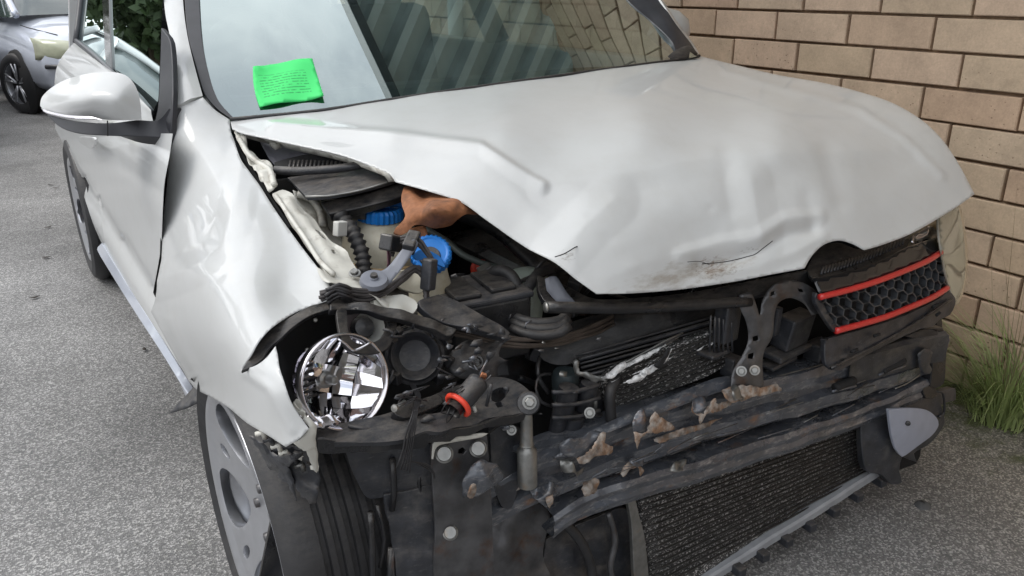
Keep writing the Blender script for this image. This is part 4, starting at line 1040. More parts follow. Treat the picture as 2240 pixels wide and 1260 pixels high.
M['loom'] = mat('loom_tape', (.05, .045, .045), .6, var=.4, vs=60)
bundle('wiring_loom', [(700,650,1.05),(745,640,1.05),(800,645,1.045),(850,632,1.05),(885,604,1.06),(908,588,1.07),(925,600,1.07),(934,640,1.06),(930,668,1.05)], 7, .0028, M['loom'], spread=.006)
bundle('wiring_loom', [(715,648,1.045),(740,636,1.045),(770,646,1.04)], 8, .003, M['wire'], spread=.009)
bundle('wiring_loom', [(858,556,1.12),(860,535,1.12),(885,524,1.10),(912,527,1.09),(932,552,1.08),(952,580,1.07),(945,615,1.07),(930,645,1.06)], 5, .0026, M['loom'], spread=.005)
bundle('wiring_loom', [(850,585,1.13),(852,550,1.13),(846,530,1.13)], 4, .0016, mat('wire_purple', (.10, .04, .06), .5), spread=.004)
box('connector', tuple(P(862, 532, 1.115)), (.045, .025, .026), M['black'], car, rotm(0, 20, 25), .003)
box('connector', tuple(P(900, 530, 1.09)), (.04, .02, .02), M['black'], car, rotm(10, -20, 45), .003)
box('connector', tuple(P(938, 600, 1.06)), (.018, .02, .05), M['black2'], car, rotm(0, 12, 25), .003)
rb = sheet('cable_strap', [(800,600),(812,594),(835,592),(852,580),(880,545),(903,524),(915,532),(892,570),(866,604),(848,624),(828,632),(806,624)],
      [(800,600,1.085),(852,580,1.08),(903,524,1.08),(915,532,1.075),(848,624,1.05),(806,624,1.06)], M['grey_tape'], car, sp=7, th=.003)
gm = P(818, 612, 1.055)
lathe('grommet', gm, (-.1, -.35, 1), [(0, .006), (.006, .006), (.007, .003), (.014, .004), (.020, .003), (.022, -.004)], M['grey_tape'], rb, 28)
lathe('grommet_plug', tuple(np.array(gm) + [0, -.001, .006]), (-.1, -.35, 1), [(0, .004), (.005, .004), (.006, 0)], M['black'], rb, 16)
# battery box
bb = box('battery_box', tuple(P(1048, 702, 1.13)), (.150, .115, .115), M['black'], car, rotm(2, 0, -6), .006)
top = P(1048, 652, 1.13)
box('battery_lid', tuple(np.array(P(1048, 702, 1.13)) + [0, 0, .060]), (.158, .122, .012), M['black2'], bb, rotm(2, 0, -6), .004)
for xx_ in (-.04, .03):
    box('lid_rib', tuple(np.array(P(1048, 702, 1.13)) + [xx_, 0, .070]), (.05, .09, .010), M['black'], bb, rotm(2, 0, -6), .004)
sheet('intake_duct', [(960,640),(960,640),(1000,655),(1060,690),(1118,725),(1110,740),(1110,740),(1040,722),(970,700),(930,680),(915,660)], [(960,640,1.06),(1060,690,1.02),(1118,725,1.0),(970,700,1.01),(915,660,1.04)], M['black2'], car, sp=12, th=.012, noise_amp=.01, noise_s=16)
bundle('main_loom', [(955,715,1.04),(1020,728,1.03),(1090,745,1.02),(1160,750,1.02),(1230,742,1.03),(1300,718,1.05),(1340,700,1.07)], 7, .0032, mat('loom_brown', (.075, .06, .05), .6, var=.3), spread=.008)
# random small lines and clips deep in the bay
rr = random.Random(11)
for i in range(34):
    x0 = rr.uniform(960, 1500); y0 = rr.uniform(600, 830); D0 = rr.uniform(1.12, 1.28)
    pts = [(x0, y0, D0)]
    for k in range(3):
        pts.append((pts[-1][0] + rr.uniform(15, 75), pts[-1][1] + rr.uniform(-38, 38), pts[-1][2] + rr.uniform(-.03, .03)))
    tube('hose', pts, rr.choice([.003, .004, .006, .009]), rr.choice([M['black'], M['rubber'], M['black2'], M['dark_metal']]), car, 8, .012)
for i in range(26):
    p = P(rr.uniform(980, 1300), rr.uniform(600, 820), rr.uniform(1.12, 1.25))
    box('fitting', tuple(p), (rr.uniform(.012, .05), rr.uniform(.012, .04), rr.uniform(.012, .045)), rr.choice([M['black'], M['black2'], M['dark_metal'], M['black']]), car, rotm(rr.uniform(-30, 30), rr.uniform(-30, 30), rr.uniform(0, 90)), .003)

# ------------------------------------------------------------------ headlight area
hl = sheet('headlight_housing', [(604,750),(604,750),(640,712),(690,684),(740,668),(820,676),(900,690),(980,712),(1010,740),(1010,740),(1015,800),(990,850),(900,880),(860,930),(700,935),(655,900),(625,850),(608,800)],
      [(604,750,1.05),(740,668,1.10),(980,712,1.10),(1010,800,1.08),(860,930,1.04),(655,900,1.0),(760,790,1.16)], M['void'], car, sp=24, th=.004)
sheet('housing_rim', [(722,664),(722,664),(760,660),(830,668),(900,684),(960,704),(1000,722),(1000,722),(985,734),(940,716),(880,698),(820,684),(760,676),(722,680),(722,680)],
      [(722,664,1.03),(830,668,1.02),(960,704,1.0),(1000,722,.99),(880,698,.995),(760,676,1.02)], M['black'], hl, sp=9, th=.012, noise_amp=.006, noise_s=40)
sheet('housing_post', [(738,676),(758,678),(762,720),(772,745),(800,752),(830,742),(845,720),(852,690),(870,694),(862,740),(840,768),(800,775),(762,765),(745,735),(738,700)],
      [(738,676,1.02),(762,740,.985),(800,765,.98),(840,760,.985),(870,694,1.02)], M['black'], hl, sp=8, th=.006)
# round reflector
rc = P(748, 834, .975); axr = (tocam(rc) + Vector(tuple(MROT[0])) * .62 + Vector(tuple(MROT[1])) * .08).normalized()
def facet_refl():
    a = Vector(axr).normalized(); up_ = Vector(tuple(-MROT[1])); vv = (up_ - a * up_.dot(a)).normalized(); uu = vv.cross(a).normalized()
    vv, uu = (vv * .97 + uu * .24).normalized(), (uu * .97 - vv * .24).normalized()
    c = Vector(rc); rq = random.Random(9); V = []; Fc = []
    xs_ = [-1, -.72, -.46, -.16, .18, .56, 1]; ys_ = [-1, -.62, -.30, .02, .34, .68, 1]
    R_ = .0625
    def pt(x, y, off):
        u = x * math.sqrt(1 - y * y / 2) * R_; v = y * math.sqrt(1 - x * x / 2) * R_
        d = -.056 * (1 - ((u + .010) ** 2 + v * v) / (R_ + .010) ** 2)
        return tuple(c + uu * u + vv * v + a * (d + off + .004))
    for i in range(6):
        for k in range(6):
            off = rq.choice([0, .0022, .0012, -.0014]); o_ = len(V); N = 3; tx, ty = rq.uniform(-.012, .012), rq.uniform(-.012, .012)
            for m in range(N + 1):
                for n_ in range(N + 1):
                    x = xs_[i] + (xs_[i + 1] - xs_[i]) * m / N; y = ys_[k] + (ys_[k + 1] - ys_[k]) * n_ / N
                    bow = .0016 * (1 - (2 * m / N - 1) ** 2)
                    V.append(pt(x, y, off + bow + tx * (m / N - .5) * .5 + ty * (n_ / N - .5) * .5))
            for m in range(N):
                for n_ in range(N):
                    q = o_ + m * (N + 1) + n_; Fc.append((q, q + 1, q + N + 2, q + N + 1))
    return V, Fc
vs, fs = facet_refl()
refl = link('reflector', mesh('reflector', vs, fs), M['chrome'], hl, True)
vs, fs = lathe_me(rc, axr, [(.062, .000), (.0655, .013), (.068, .014), (.069, .006), (.066, -.010), (.058, -.024), (.046, -.040)], 44)
link('reflector_rim', mesh('reflector_rim', vs, fs), M['chrome_rough'], refl)
lathe('bulb', tuple(Vector(rc) - Vector(axr) * .050), axr, [(.014, 0), (.012, .006), (.007, .008), (.007, .026), (.005, .030), (0, .031)], M['metal'], refl, 20)
sheet('outer_reflector', [(652,800),(668,788),(684,772),(690,790),(676,830),(676,870),(690,900),(672,890),(656,862),(650,830)], [(652,800,1.02),(684,772,1.03),(690,900,1.0),(656,862,1.0)], M['chrome'], hl, sp=9, th=.002, noise_amp=.016, noise_s=90)
for i in range(6):
    tube('reflector_step', [(654+i,806+i*14,1.0),(684+i*2,797+i*13,.998)], .0022, M['black'], hl, 6, .01)
tube('chrome_edge', [(740,742,.955),(756,752,.952),(772,766,.95),(795,758,.95),(812,748,.95)], .0016, M['chrome_rough'], refl, 6, .005)
sheet('lens_shard', [(655,902),(690,905),(730,915),(748,924),(720,934),(690,940),(668,922)], [(655,902,.96),(730,915,.94),(748,924,.935),(690,940,.94)], M['chrome_rough'], hl, sp=8, th=.003, noise_amp=.012, noise_s=70)
sheet('broken_lug', [(640,882),(648,878),(660,884),(664,900),(672,910),(658,914),(646,900)], [(640,882,.93),(664,900,.925),(658,914,.925)], M['inner_paint'], hl, sp=6, th=.004, jag=1.5, noise_amp=.012, noise_s=90)
# inner lamp opening with white ribbed insert
sheet('lamp_collar', [(752,688),(800,684),(850,694),(858,720),(846,742),(820,756),(790,750),(764,730)], [(752,688,1.07),(850,694,1.06),(846,742,1.05),(764,730,1.06)], mat('brown_plastic', (.07, .055, .055), .5, var=.2), hl, sp=9, th=.004)
fc_ = P(806, 716, 1.045); axf = tocam(fc_, (.25, 0, 0))
ins = lathe('lamp_insert', fc_, axf, [(.024, .004), (.022, .0), (.012, -.012), (0, -.013)], M['white_plastic'], hl, 30)
lathe('lamp_insert_core', P(797, 716, 1.035), axf, [(0, .004), (.014, .002), (.017, -.006), (.018, -.014)], M['black'], hl, 24)
# adjuster screws
lathe('screw', P(672, 766, 1.03), tuple(tocam(P(672,766,1.03))), [(0, .006), (.0022, .006), (.0022, 0), (.0035, -.001)], M['metal'], hl, 12)
lathe('screw', P(690, 700, 1.05), tuple(tocam(P(690,700,1.05))), [(0, .006), (.0022, .006), (.0022, 0), (.0035, -.001)], M['metal'], hl, 12)

# horn-like round cap
hc = P(908, 778, 1.02); axh = tocam(hc, (.05, 0, -.05))
horn = lathe('round_cap', hc, axh, [(0, -.010), (.012, -.0095), (.024, -.007), (.030, .001), (.034, .010), (.037, .012), (.040, .008), (.041, -.004), (.046, -.006), (.047, -.02), (.044, -.04)], M['black2'], car, 48)
sheet('cap_collar', [(838,722),(838,722),(870,712),(915,712),(960,724),(985,745),(990,775),(975,805),(960,825),(930,836),(890,836),(858,820),(843,790),(834,760)],
      [(838,722,1.07),(915,712,1.07),(990,775,1.05),(930,836,1.03),(858,820,1.05)], M['black'], car, sp=14, th=.02, jag=2, noise_amp=.01, noise_s=30)
for k, (x, y) in enumerate(((858,738),(870,728),(975,742),(982,790),(960,828),(868,828),(948,722))):
    box('cap_lug', tuple(P(x, y, 1.01)), (.012, .012, .018), M['black'], horn, rotm(rnd.uniform(-40, 40), 0, rnd.uniform(0, 80)), .002)
for k in range(6):
    a = rnd.uniform(0, 6.28); x, y = 908 + 72 * math.cos(a), 776 + 62 * math.sin(a)
    tube('casting_edge', [(x, y, 1.0), (x + rnd.uniform(-14, 14), y + rnd.uniform(-16, 16), .995), (x + rnd.uniform(-20, 20), y + rnd.uniform(-22, 22), 1.0)], .0022, M['black2'], horn, 6, .006)
# second cap and ears
sheet('lamp_shell', [(985,770),(985,770),(1010,750),(1050,742),(1085,740),(1112,736),(1118,742),(1118,742),(1098,756),(1092,780),(1112,788),(1112,788),(1090,802),(1090,862),(1070,858),(1056,830),(1010,826),(985,812)],
      [(985,770,1.03),(1050,742,1.03),(1118,742,1.0),(1090,802,.99),(1090,862,.98),(1010,826,.99),(1035,790,.985)], M['black2'], car, sp=9, th=.004, noise_amp=.008, noise_s=24)
so = P(1042, 792, .975); axs = tocam(so, (0, 0, 0))
lathe('oval_boss', so, axs, [(0, .002), (.006, .002), (.008, .006), (.011, .006), (.013, 0)], M['black'], car, 20)
tube('boss_hole', [(1038,796,.966),(1036,806,.966)], .0022, M['void'], car, 6, .01); tube('boss_hole', [(1050,788,.966),(1052,794,.966)], .0022, M['void'], car, 6, .01)

# headlight carrier tray
tray = sheet('carrier_tray', [(690,938),(690,938),(740,928),(800,918),(858,900),(880,880),(940,868),(1000,842),(1060,828),(1100,828),(1135,842),(1160,862),(1168,886),(1150,900),(1150,900),(1100,912),(1060,918),(1040,930),(1000,934),(960,946),(930,944),(880,960),(800,966),(740,970),(696,962)],
      [(690,938,.97),(858,900,.95),(1000,842,.99),(1100,828,.97),(1168,886,.92),(1060,918,.91),(930,944,.90),(740,970,.92),(960,890,.94)], M['black2'], car, sp=11, th=.008, noise_amp=.008, noise_s=18,
      holes=[[(1076,858),(1098,850),(1108,864),(1092,880),(1076,878)],[(1082,884),(1096,880),(1100,890),(1088,894)],[(905,884),(960,872),(990,890),(960,902),(915,902)]])
sheet('tray_skirt', [(696,962),(696,962),(800,966),(880,960),(930,946),(1000,936),(1040,932),(1100,914),(1150,902),(1150,902),(1146,920),(1100,932),(1060,938),(1030,952),(1000,954),(985,966),(940,966),(930,978),(880,984),(800,992),(700,990)],
      [(696,962,.925),(930,946,.90),(1150,902,.91),(1100,932,.905),(940,966,.90),(700,990,.93)], M['black'], tray, sp=11, th=.006, noise_amp=.006, noise_s=30)
for (x, y, x2, y2) in ((762,932,830,944),(862,906,905,930),(905,930,1000,912),(1000,912,1010,850),(1060,905,1075,840),(1085,896,1150,880)):
    tube('tray_rib', [(x, y, .935), (x2, y2, .925)], .003, M['black2'], tray, 6, .02)
cn = tube('lamp_connector', [(1004,884,.90),(1024,862,.905),(1046,836,.915)], .0165, M['black2'], car, 20, .006)
a0 = Vector(P(1004,884,.90)); a1 = Vector(P(1046,836,.915)); axo = (a0 - a1).normalized()
vs, fs = [], []
cen = a0 + axo * .002; x_ = axo.cross(Vector((0, 0, 1))).normalized(); y_ = axo.cross(x_)
ring = [tuple(cen + (x_ * math.cos(t) + y_ * math.sin(t)) * .0185) for t in np.linspace(R(120), R(400), 26)]
vs, fs = tube_me(ring, .0042, 8); link('orange_seal', mesh('orange_seal', vs, fs), M['orange'], cn)
lathe('connector_mouth', tuple(cen + axo * .001), axo, [(.014, .012), (.0125, .010), (.012, -.004), (0, -.005)], M['black'], cn, 24)
for k in range(4):
    tube('copper_strand', [(1048+k*3,832,.91),(1052+k*4,822,.905),(1056+k*2,814+k,.905)], .0014, mat('copper', (.5, .22, .12), .4, .8) if k == 0 else bpy.data.materials['copper'], cn, 5, .004)
tube('silver_pin', [(864,893,.915),(886,878,.92)], .0032, M['metal'], car, 8, .01)
lathe('pin_head', P(864, 893, .914), tuple(tocam(P(864,893,.914), (-.6,0,0))), [(0, .004), (.005, .003), (.006, 0), (.003, -.004)], M['metal'], car, 14)
sheet('plug_body', [(862,900),(900,880),(960,862),(970,880),(930,900),(885,915)], [(862,900,.93),(960,862,.95),(885,915,.92)], M['black'], car, sp=10, th=.02)
tube('tray_pin', [(1040,900,.905),(1036,888,.905)], .003, M['white_plastic'], car, 8, .01)
bolt(P(1158, 880, .905), tuple(tocam(P(1158,880,.905), (.1,0,0))), .0075, M['metal'], car)
lathe('bolt_boss', P(1156, 882, .918), tuple(tocam(P(1158,880,.905))), [(0, .01), (.017, .008), (.019, 0), (.018, -.02)], M['black2'], car, 24)
st0 = Vector(P(1151, 900, .925)); st1 = Vector(P(1154, 1060, .925)); l_ = (st1 - st0).length
lathe('steel_stud', st0, (st1 - st0), [(.010, 0), (.0105, l_ * .42), (.012, l_ * .44), (.0095, l_ * .46), (.012, l_ * .48), (.0165, l_ * .52), (.0165, l_)], M['metal'], car, 24)
# hanging wires
for k in range(7):
    dx = rnd.uniform(-6, 6)
    tube('loose_wire', [(900+dx,838,.99),(914+dx,866,.94),(908+dx,900,.895),(896+dx*2,950,.885),(890+dx*2,985,.885),(880+dx*3,1028+dx,.885)], .0011, M['wire'], car, 5, .01)
for k in range(9):
    x, y = rnd.uniform(880, 1010), rnd.uniform(850, 910)
    tube('loose_wire', [(x,y,.91),(x+rnd.uniform(-30,30),y+rnd.uniform(-20,20),.895),(x+rnd.uniform(-40,40),y+rnd.uniform(-20,30),.90),(x+rnd.uniform(-60,60),y+rnd.uniform(-10,25),.905)], .0009, M['wire'], car, 5, .01)
for k in range(3):
    tube('loose_wire', [(880,1020,.885),(900,1010,.885),(925+k*8,1020,.89),(950,1035+k*5,.90)], .0011, M['wire'], car, 5, .01)

# ------------------------------------------------------------------ crash can plate and lower left
plate = sheet('mount_plate', [(948,966),(948,966),(1000,955),(1062,948),(1066,952),(1070,1010),(1076,1100),(1082,1290),(1082,1290),(960,1290),(952,1150),(945,1040),(943,985)],
      [(948,966,.93),(1062,948,.925),(1082,1290,.90),(960,1290,.92)], M['dark_metal'], car, sp=16, th=.006, holes=[[(1003,984),(1012,979),(1020,986),(1014,994),(1004,993)]])
sheet('plate_flange', [(946,972),(946,972),(955,962),(1000,954),(1050,947),(1068,948),(1068,948),(1055,956),(1000,966),(962,974),(952,984),(948,1005),(944,1004)],
      [(946,972,.92),(1068,948,.905),(1000,966,.912),(944,1004,.92)], M['inner_paint'], plate, sp=8, th=.004)
for (x, y, r_) in ((972, 993, .0125), (1046, 981, .0125), (985, 1165, .011)):
    lathe('flat_bolt', P(x, y, .92), tuple(tocam(P(x,y,.92))), [(0, .010), (r_ * .82, .010), (r_ * .9, .006), (r_ * .92, .004), (r_ * 1.08, .003), (r_ * 1.12, 0)], M['metal'], plate, 28)
sheet('hanger_plate', [(1072,948),(1072,948),(1100,930),(1130,932),(1148,962),(1152,1000),(1140,1040),(1120,1110),(1100,1110),(1080,1060)], [(1072,948,.95),(1130,932,.95),(1152,1000,.945),(1110,1110,.94)], M['black2'], car, sp=12, th=.005,
      holes=[[(1122,976),(1134,972),(1142,982),(1134,992),(1122,988)]])
lathe('torx_screw', P(1119, 941, .93), tuple(tocam(P(1119,941,.93))), [(0, .002), (.004, .002), (.005, .005), (.008, .005), (.009, 0)], M['metal'], car, 16)
sheet('dented_bracket', [(1010,1090),(1010,1090),(1012,1055),(1030,1020),(1060,1005),(1090,1020),(1105,1045),(1105,1045),(1080,1065),(1040,1085)], [(1010,1090,.91),(1030,1020,.90),(1105,1045,.90),(1060,1050,.885)], M['beam'], car, sp=9, th=.004, noise_amp=.02, noise_s=40, jag=1.5)
sheet('bracket_rust', [(1022,1086),(1030,1060),(1040,1058),(1042,1074),(1034,1090)], [(1022,1086,.885),(1040,1058,.88),(1034,1090,.885)], M['rust'], car, sp=6, th=.002)
sheet('inner_arch_panel', [(640,975),(640,975),(700,965),(760,985),(860,985),(950,960),(950,960),(950,1300),(560,1300),(560,1300),(600,1100),(590,1020)],
      [(640,975,1.12),(950,960,1.05),(950,1300,1.0),(560,1300,1.12),(760,1100,1.14)], M['black'], car, sp=16, th=.005,
      bump=lambda x, y: .006 * np.sin(x / 21 + .8 * np.sin(y / 60)) + .005 * np.sin(y / 31 + x / 40), noise_amp=.02, noise_s=14)
sheet('splash_panel', [(752,975),(752,975),(860,978),(935,966),(950,1000),(948,1060),(900,1075),(870,1082),(810,1092),(795,1080),(770,1030)],
      [(752,975,.98),(935,966,.95),(948,1060,.95),(810,1092,.98)], M['black2'], car, sp=12, th=.006, bump=lambda x, y: G(x, y, [(780, 1005), (850, 1000), (900, 990)], 8, .006) + G(x, y, [(790, 1050), (860, 1045), (930, 1040)], 8, .005))
sheet('torn_liner', [(590,990),(590,990),(640,980),(680,990),(700,1010),(700,1060),(690,1100),(660,1090),(640,1060),(610,1030)], [(590,990,1.02),(680,990,.98),(700,1060,.97),(640,1060,1.0)], M['black2'], car, sp=9, th=.003, jag=3, noise_amp=.02, noise_s=26)
sheet('torn_liner', [(545,950),(545,950),(570,958),(600,985),(640,1000),(650,1010),(630,1020),(640,1060),(652,1095),(640,1085),(610,1040),(580,1000)], [(545,950,1.04),(600,985,1.0),(652,1095,1.0),(610,1040,1.02)], M['black2'], car, sp=8, th=.003, jag=3, noise_amp=.02, noise_s=30)
for i in range(6):
    x = 560 + 17 * i; y = 950 + 14 * i
    tube('broken_clip', [(x, y, .99), (x + 14, y - 4, .985), (x + 20, y + 8, .99)], .004, rr.choice([M['black2'], M['metal'], M['inner_paint']]), car, 6, .01)
for i in range(9):
    x = rr.uniform(640, 930); y = rr.uniform(1000, 1200)
    tube('pipe_run', [(x, y, .96), (x + rr.uniform(-20, 30), y + rr.uniform(40, 80), .955), (x + rr.uniform(-20, 40), y + rr.uniform(90, 200), .96)], rr.choice([.003, .005, .007]), rr.choice([M['black'], M['black2'], M['dark_metal']]), car, 8, .02)
sheet('air_duct', [(838,1085),(838,1085),(900,1075),(948,1062),(955,1120),(958,1290),(880,1290),(860,1200)], [(838,1085,.97),(948,1062,.95),(958,1290,.92),(880,1290,.94)], M['black2'], car, sp=16, th=.01, bump=lambda x, y: .004 * np.sin(y / 12))

# broken plastic shards, clips and ties around the torn-out lamp
r5 = random.Random(77)
def shard(x, y, D, s_, m, nm='plastic_shard'):
    a0 = r5.uniform(0, 6.28); pts = []
    for k in range(r5.choice([4, 5, 6])):
        a = a0 + k * 6.28 / 5.2; q = s_ * r5.uniform(.35, 1.2); pts.append((x + q * math.cos(a) * 1.3, y + q * math.sin(a) * .8)); pts.append(pts[-1])
    sheet(nm, pts, [(x - s_, y - s_, D + r5.uniform(-.006, .01)), (x + s_, y - s_, D + r5.uniform(-.006, .01)), (x, y + s_, D + r5.uniform(-.01, .004))], m, car, sp=30, th=.0018)
for i in range(34):
    x, y = r5.uniform(850, 1130), r5.uniform(700, 940)
    if (x - 908) ** 2 + (y - 776) ** 2 < 75 ** 2: x += 110
    shard(x, y, .985 - (y - 700) * .0003 + r5.uniform(-.01, .01), r5.uniform(6, 17), r5.choice([M['black2'], M['black'], M['black2'], M['beam']]))
for i in range(16):
    shard(r5.uniform(625, 720), r5.uniform(930, 1030), .93 + r5.uniform(0, .03), r5.uniform(5, 13), r5.choice([M['black2'], M['inner_paint'], M['black']]))
for i in range(14):
    shard(r5.uniform(1180, 1330), r5.uniform(740, 960), .97 + r5.uniform(0, .03), r5.uniform(5, 12), r5.choice([M['black2'], M['dark_metal'], M['metal']]), 'broken_fitting')
for i in range(10):
    x, y = r5.uniform(960, 1150), r5.uniform(700, 850); D0 = .975 - (y - 700) * .0003
    tube('casting_edge', [(x, y, D0), (x + r5.uniform(-22, 22), y + r5.uniform(-14, 14), D0 - .004), (x + r5.uniform(-34, 34), y + r5.uniform(-24, 24), D0)], r5.uniform(.0008, .0022), r5.choice([M['black2'], M['beam'], M['dark_metal']]), car, 6, .008)
sheet('cross_member', [(1195,1180),(1195,1180),(1260,1150),(1380,1120),(1392,1300),(1200,1300)], [(1195,1180,1.02),(1380,1120,1.0),(1392,1300,.97),(1200,1300,.98)], M['black2'], car, sp=16, th=.01, noise_amp=.012, noise_s=20,
      bump=lambda x, y: G(x, y, [(1230, 1200), (1370, 1160)], 9, .008) + G(x, y, [(1230, 1250), (1380, 1215)], 9, -.008))
tube('pipe_run', [(1215,1130,.99),(1260,1170,.975),(1290,1230,.97),(1300,1300,.96)], .010, M['rubber'], car, 10, .01)
tube('pipe_run', [(1330,1120,.985),(1345,1180,.975),(1335,1240,.97),(1350,1300,.96)], .007, M['dark_metal'], car, 10, .01)
# ------------------------------------------------------------------ radiator pack
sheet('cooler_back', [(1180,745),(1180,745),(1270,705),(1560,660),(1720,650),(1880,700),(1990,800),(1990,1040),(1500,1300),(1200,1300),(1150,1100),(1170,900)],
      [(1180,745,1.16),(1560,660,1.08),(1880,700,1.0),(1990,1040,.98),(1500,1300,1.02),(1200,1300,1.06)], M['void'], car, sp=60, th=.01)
sheet('fan_shroud', [(1165,760),(1165,760),(1260,700),(1400,678),(1640,668),(1640,668),(1560,692),(1420,735),(1300,778),(1235,800),(1190,790)],
      [(1165,760,1.12),(1400,678,1.07),(1640,668,1.0),(1420,735,1.04),(1235,800,1.08)], M['black'], car, sp=18, th=.01, bump=lambda x, y: G(x, y, [(1250, 720), (1450, 690)], 7, .008))
def along(name, xa, ya, xb, yb, Da, Db, r, m, parent, n=4, sag=0, jit=0):
    pts = []
    for k in range(5):
        t = k / 4
        pts.append((xa + (xb - xa) * t + rr.uniform(-jit, jit), ya + (yb - ya) * t + sag * math.sin(math.pi * t) + rr.uniform(-jit, jit), Da + (Db - Da) * t))
    return tube(name, pts, r, m, parent, n, .03)
for i in range(9):
    y = 752 + i * 9
    along('shroud_rail', 1262 + 3 * i, y + 26, 1600, y - 70 + i * 2, 1.05, .985, rr.choice([.0022, .003, .0045]), rr.choice([M['black2'], M['dark_metal'], M['metal'] if i in (2, 6) else M['black']]), car, 8)
core = sheet('radiator_core', [(1330,908),(1330,908),(1318,850),(1335,812),(1420,775),(1520,738),(1580,718),(1580,718),(1590,800),(1590,800),(1540,828),(1440,866),(1350,912)],
      [(1330,908,1.005),(1335,812,1.02),(1580,718,.965),(1590,800,.955),(1440,866,.985)], M['fin'], car, sp=14, th=.02)
for i in range(8):
    t = i / 7
    along('core_tube', 1325 + 6 * t, 822 + 80 * t, 1585, 726 + 68 * t, 1.0, .955, .0022, M['rad_tube'], core, 6)
sheet('bent_fins', [(1368,838),(1368,838),(1400,812),(1440,790),(1475,758),(1462,780),(1456,792),(1430,812),(1400,832),(1380,840)], [(1368,838,.955),(1475,758,.945),(1430,812,.945)], M['fin_bright'], core, sp=7, th=.003, jag=2, noise_amp=.01, noise_s=90)
sheet('bent_fins', [(1318,822),(1318,822),(1360,795),(1410,774),(1460,752),(1440,768),(1400,790),(1360,812),(1335,828)], [(1318,822,.97),(1460,752,.955),(1360,812,.96)], M['fin_bright'], core, sp=7, th=.003, jag=2, noise_amp=.01, noise_s=90)
for i in range(5):
    along('bent_tube', 1330 + 4 * i, 818 - 4 * i, 1470 + 6 * i, 748 - 5 * i, .975, .96, .0016, M['metal'] if i % 2 == 0 else M['black2'], core, 6, jit=2)
for i in range(16):
    x, y = rr.uniform(1335, 1560), 0; y = 838 - (x - 1335) * .40 + rr.uniform(-12, 30); s1 = rr.uniform(8, 26)
    sheet('bent_fins', [(x, y), (x + s1, y - s1 * .5), (x + s1 * 1.6, y - s1 * .9), (x + s1 * .9, y - s1 * .25)], [(x, y, .968), (x + s1 * 1.6, y - s1, .955), (x + s1, y, .962)], M['fin_bright'] if i % 3 else M['fin'], core, sp=7, th=.0015, jag=1.5, noise_amp=.006, noise_s=90)
sheet('core_gash', [(1430,800),(1448,782),(1460,760),(1468,762),(1458,786),(1450,796),(1462,790),(1456,802),(1440,806)], [(1430,800,.940),(1465,762,.940),(1456,802,.938)], M['void'], core, sp=7, th=.002, jag=1)
sheet('tank_end', [(1250,792),(1258,786),(1266,794),(1270,810),(1300,818),(1330,828),(1328,840),(1306,832),(1306,900),(1298,900),(1294,834),(1262,820),(1252,800)],
      [(1248,778,1.03),(1262,790,1.02),(1330,828,.985),(1298,900,.985)], M['metal'], car, sp=8, th=.003, jag=1.5, noise_amp=.01, noise_s=60)
# compressor
cp0 = P(1232, 800, 1.07)
cmp_ = lathe('drier_bottle', P(1236, 850, 1.06), (0, 0, 1), [(0, -.02), (.024, -.02), (.026, .028), (.022, .036), (.012, .040), (0, .040)], mat('drier', (.045, .06, .065), .45, var=.15), car, 28)
pump = box('compressor', tuple(P(1268, 892, 1.05)), (.085, .07, .075), M['black2'], car, rotm(4, -6, 12), .012)
for (x, y, r_) in ((1240, 868, .018), (1285, 860, .016), (1250, 930, .02), (1300, 925, .012), (1225, 905, .014)):
    lathe('compressor_lobe', P(x, y, 1.0), (0.15, -.1, 1), [(0, -.035), (r_, -.035), (r_ * 1.05, 0), (r_, .02), (0, .024)], M['black2'], pump, 20)
for y in (852, 880, 908):
    along('compressor_rib', 1208, y + 6, 1312, y - 10, .985, .975, .004, M['black2'], pump, 8, sag=6)
bolt(P(1290, 903, .965), tuple(tocam(P(1290,903,.965))), .0065, M['metal'], pump)
tube('pipe_loop', [(1200,860,1.08),(1180,830,1.09),(1176,800,1.10),(1185,770,1.12)], .0045, M['dark_metal'], car, 8, .01)
tube('pipe_loop', [(1212,890,1.04),(1185,880,1.05),(1172,850,1.06),(1180,822,1.07),(1205,818,1.07)], .003, M['dark_metal'], car, 8, .01)
tube('radiator_hose', [(1352,826,.985),(1336,850,.975),(1334,880,.97),(1338,930,.965)], .010, M['rubber'], car, 12, .01)
sheet('lock_carrier', [(1175,600),(1175,600),(1240,625),(1300,652),(1400,650),(1500,640),(1600,622),(1720,598),(1770,590),(1770,590),(1775,625),(1700,640),(1640,650),(1500,660),(1300,668),(1200,664),(1180,640)],
      [(1175,600,1.10),(1300,652,1.03),(1500,640,.985),(1770,590,.93),(1775,625,.92),(1500,660,.96),(1200,664,1.04)], M['black'], car, sp=16, th=.012)
tube('carrier_bar', [(1196,672,1.0),(1350,674,.97),(1500,668,.95),(1640,660,.93)], .0100, M['black'], car, 14, .02)
tube('bar_tip', [(1192,672,1.0),(1197,672,.999)], .009, M['metal'], car, 12, .01)
sheet('support_arm', [(1192,610),(1192,610),(1216,604),(1240,640),(1262,664),(1262,664),(1225,664),(1208,650),(1196,636)], [(1192,610,1.06),(1240,640,1.03),(1225,664,1.03)], M['grey_tape'], car, sp=12, th=.004)
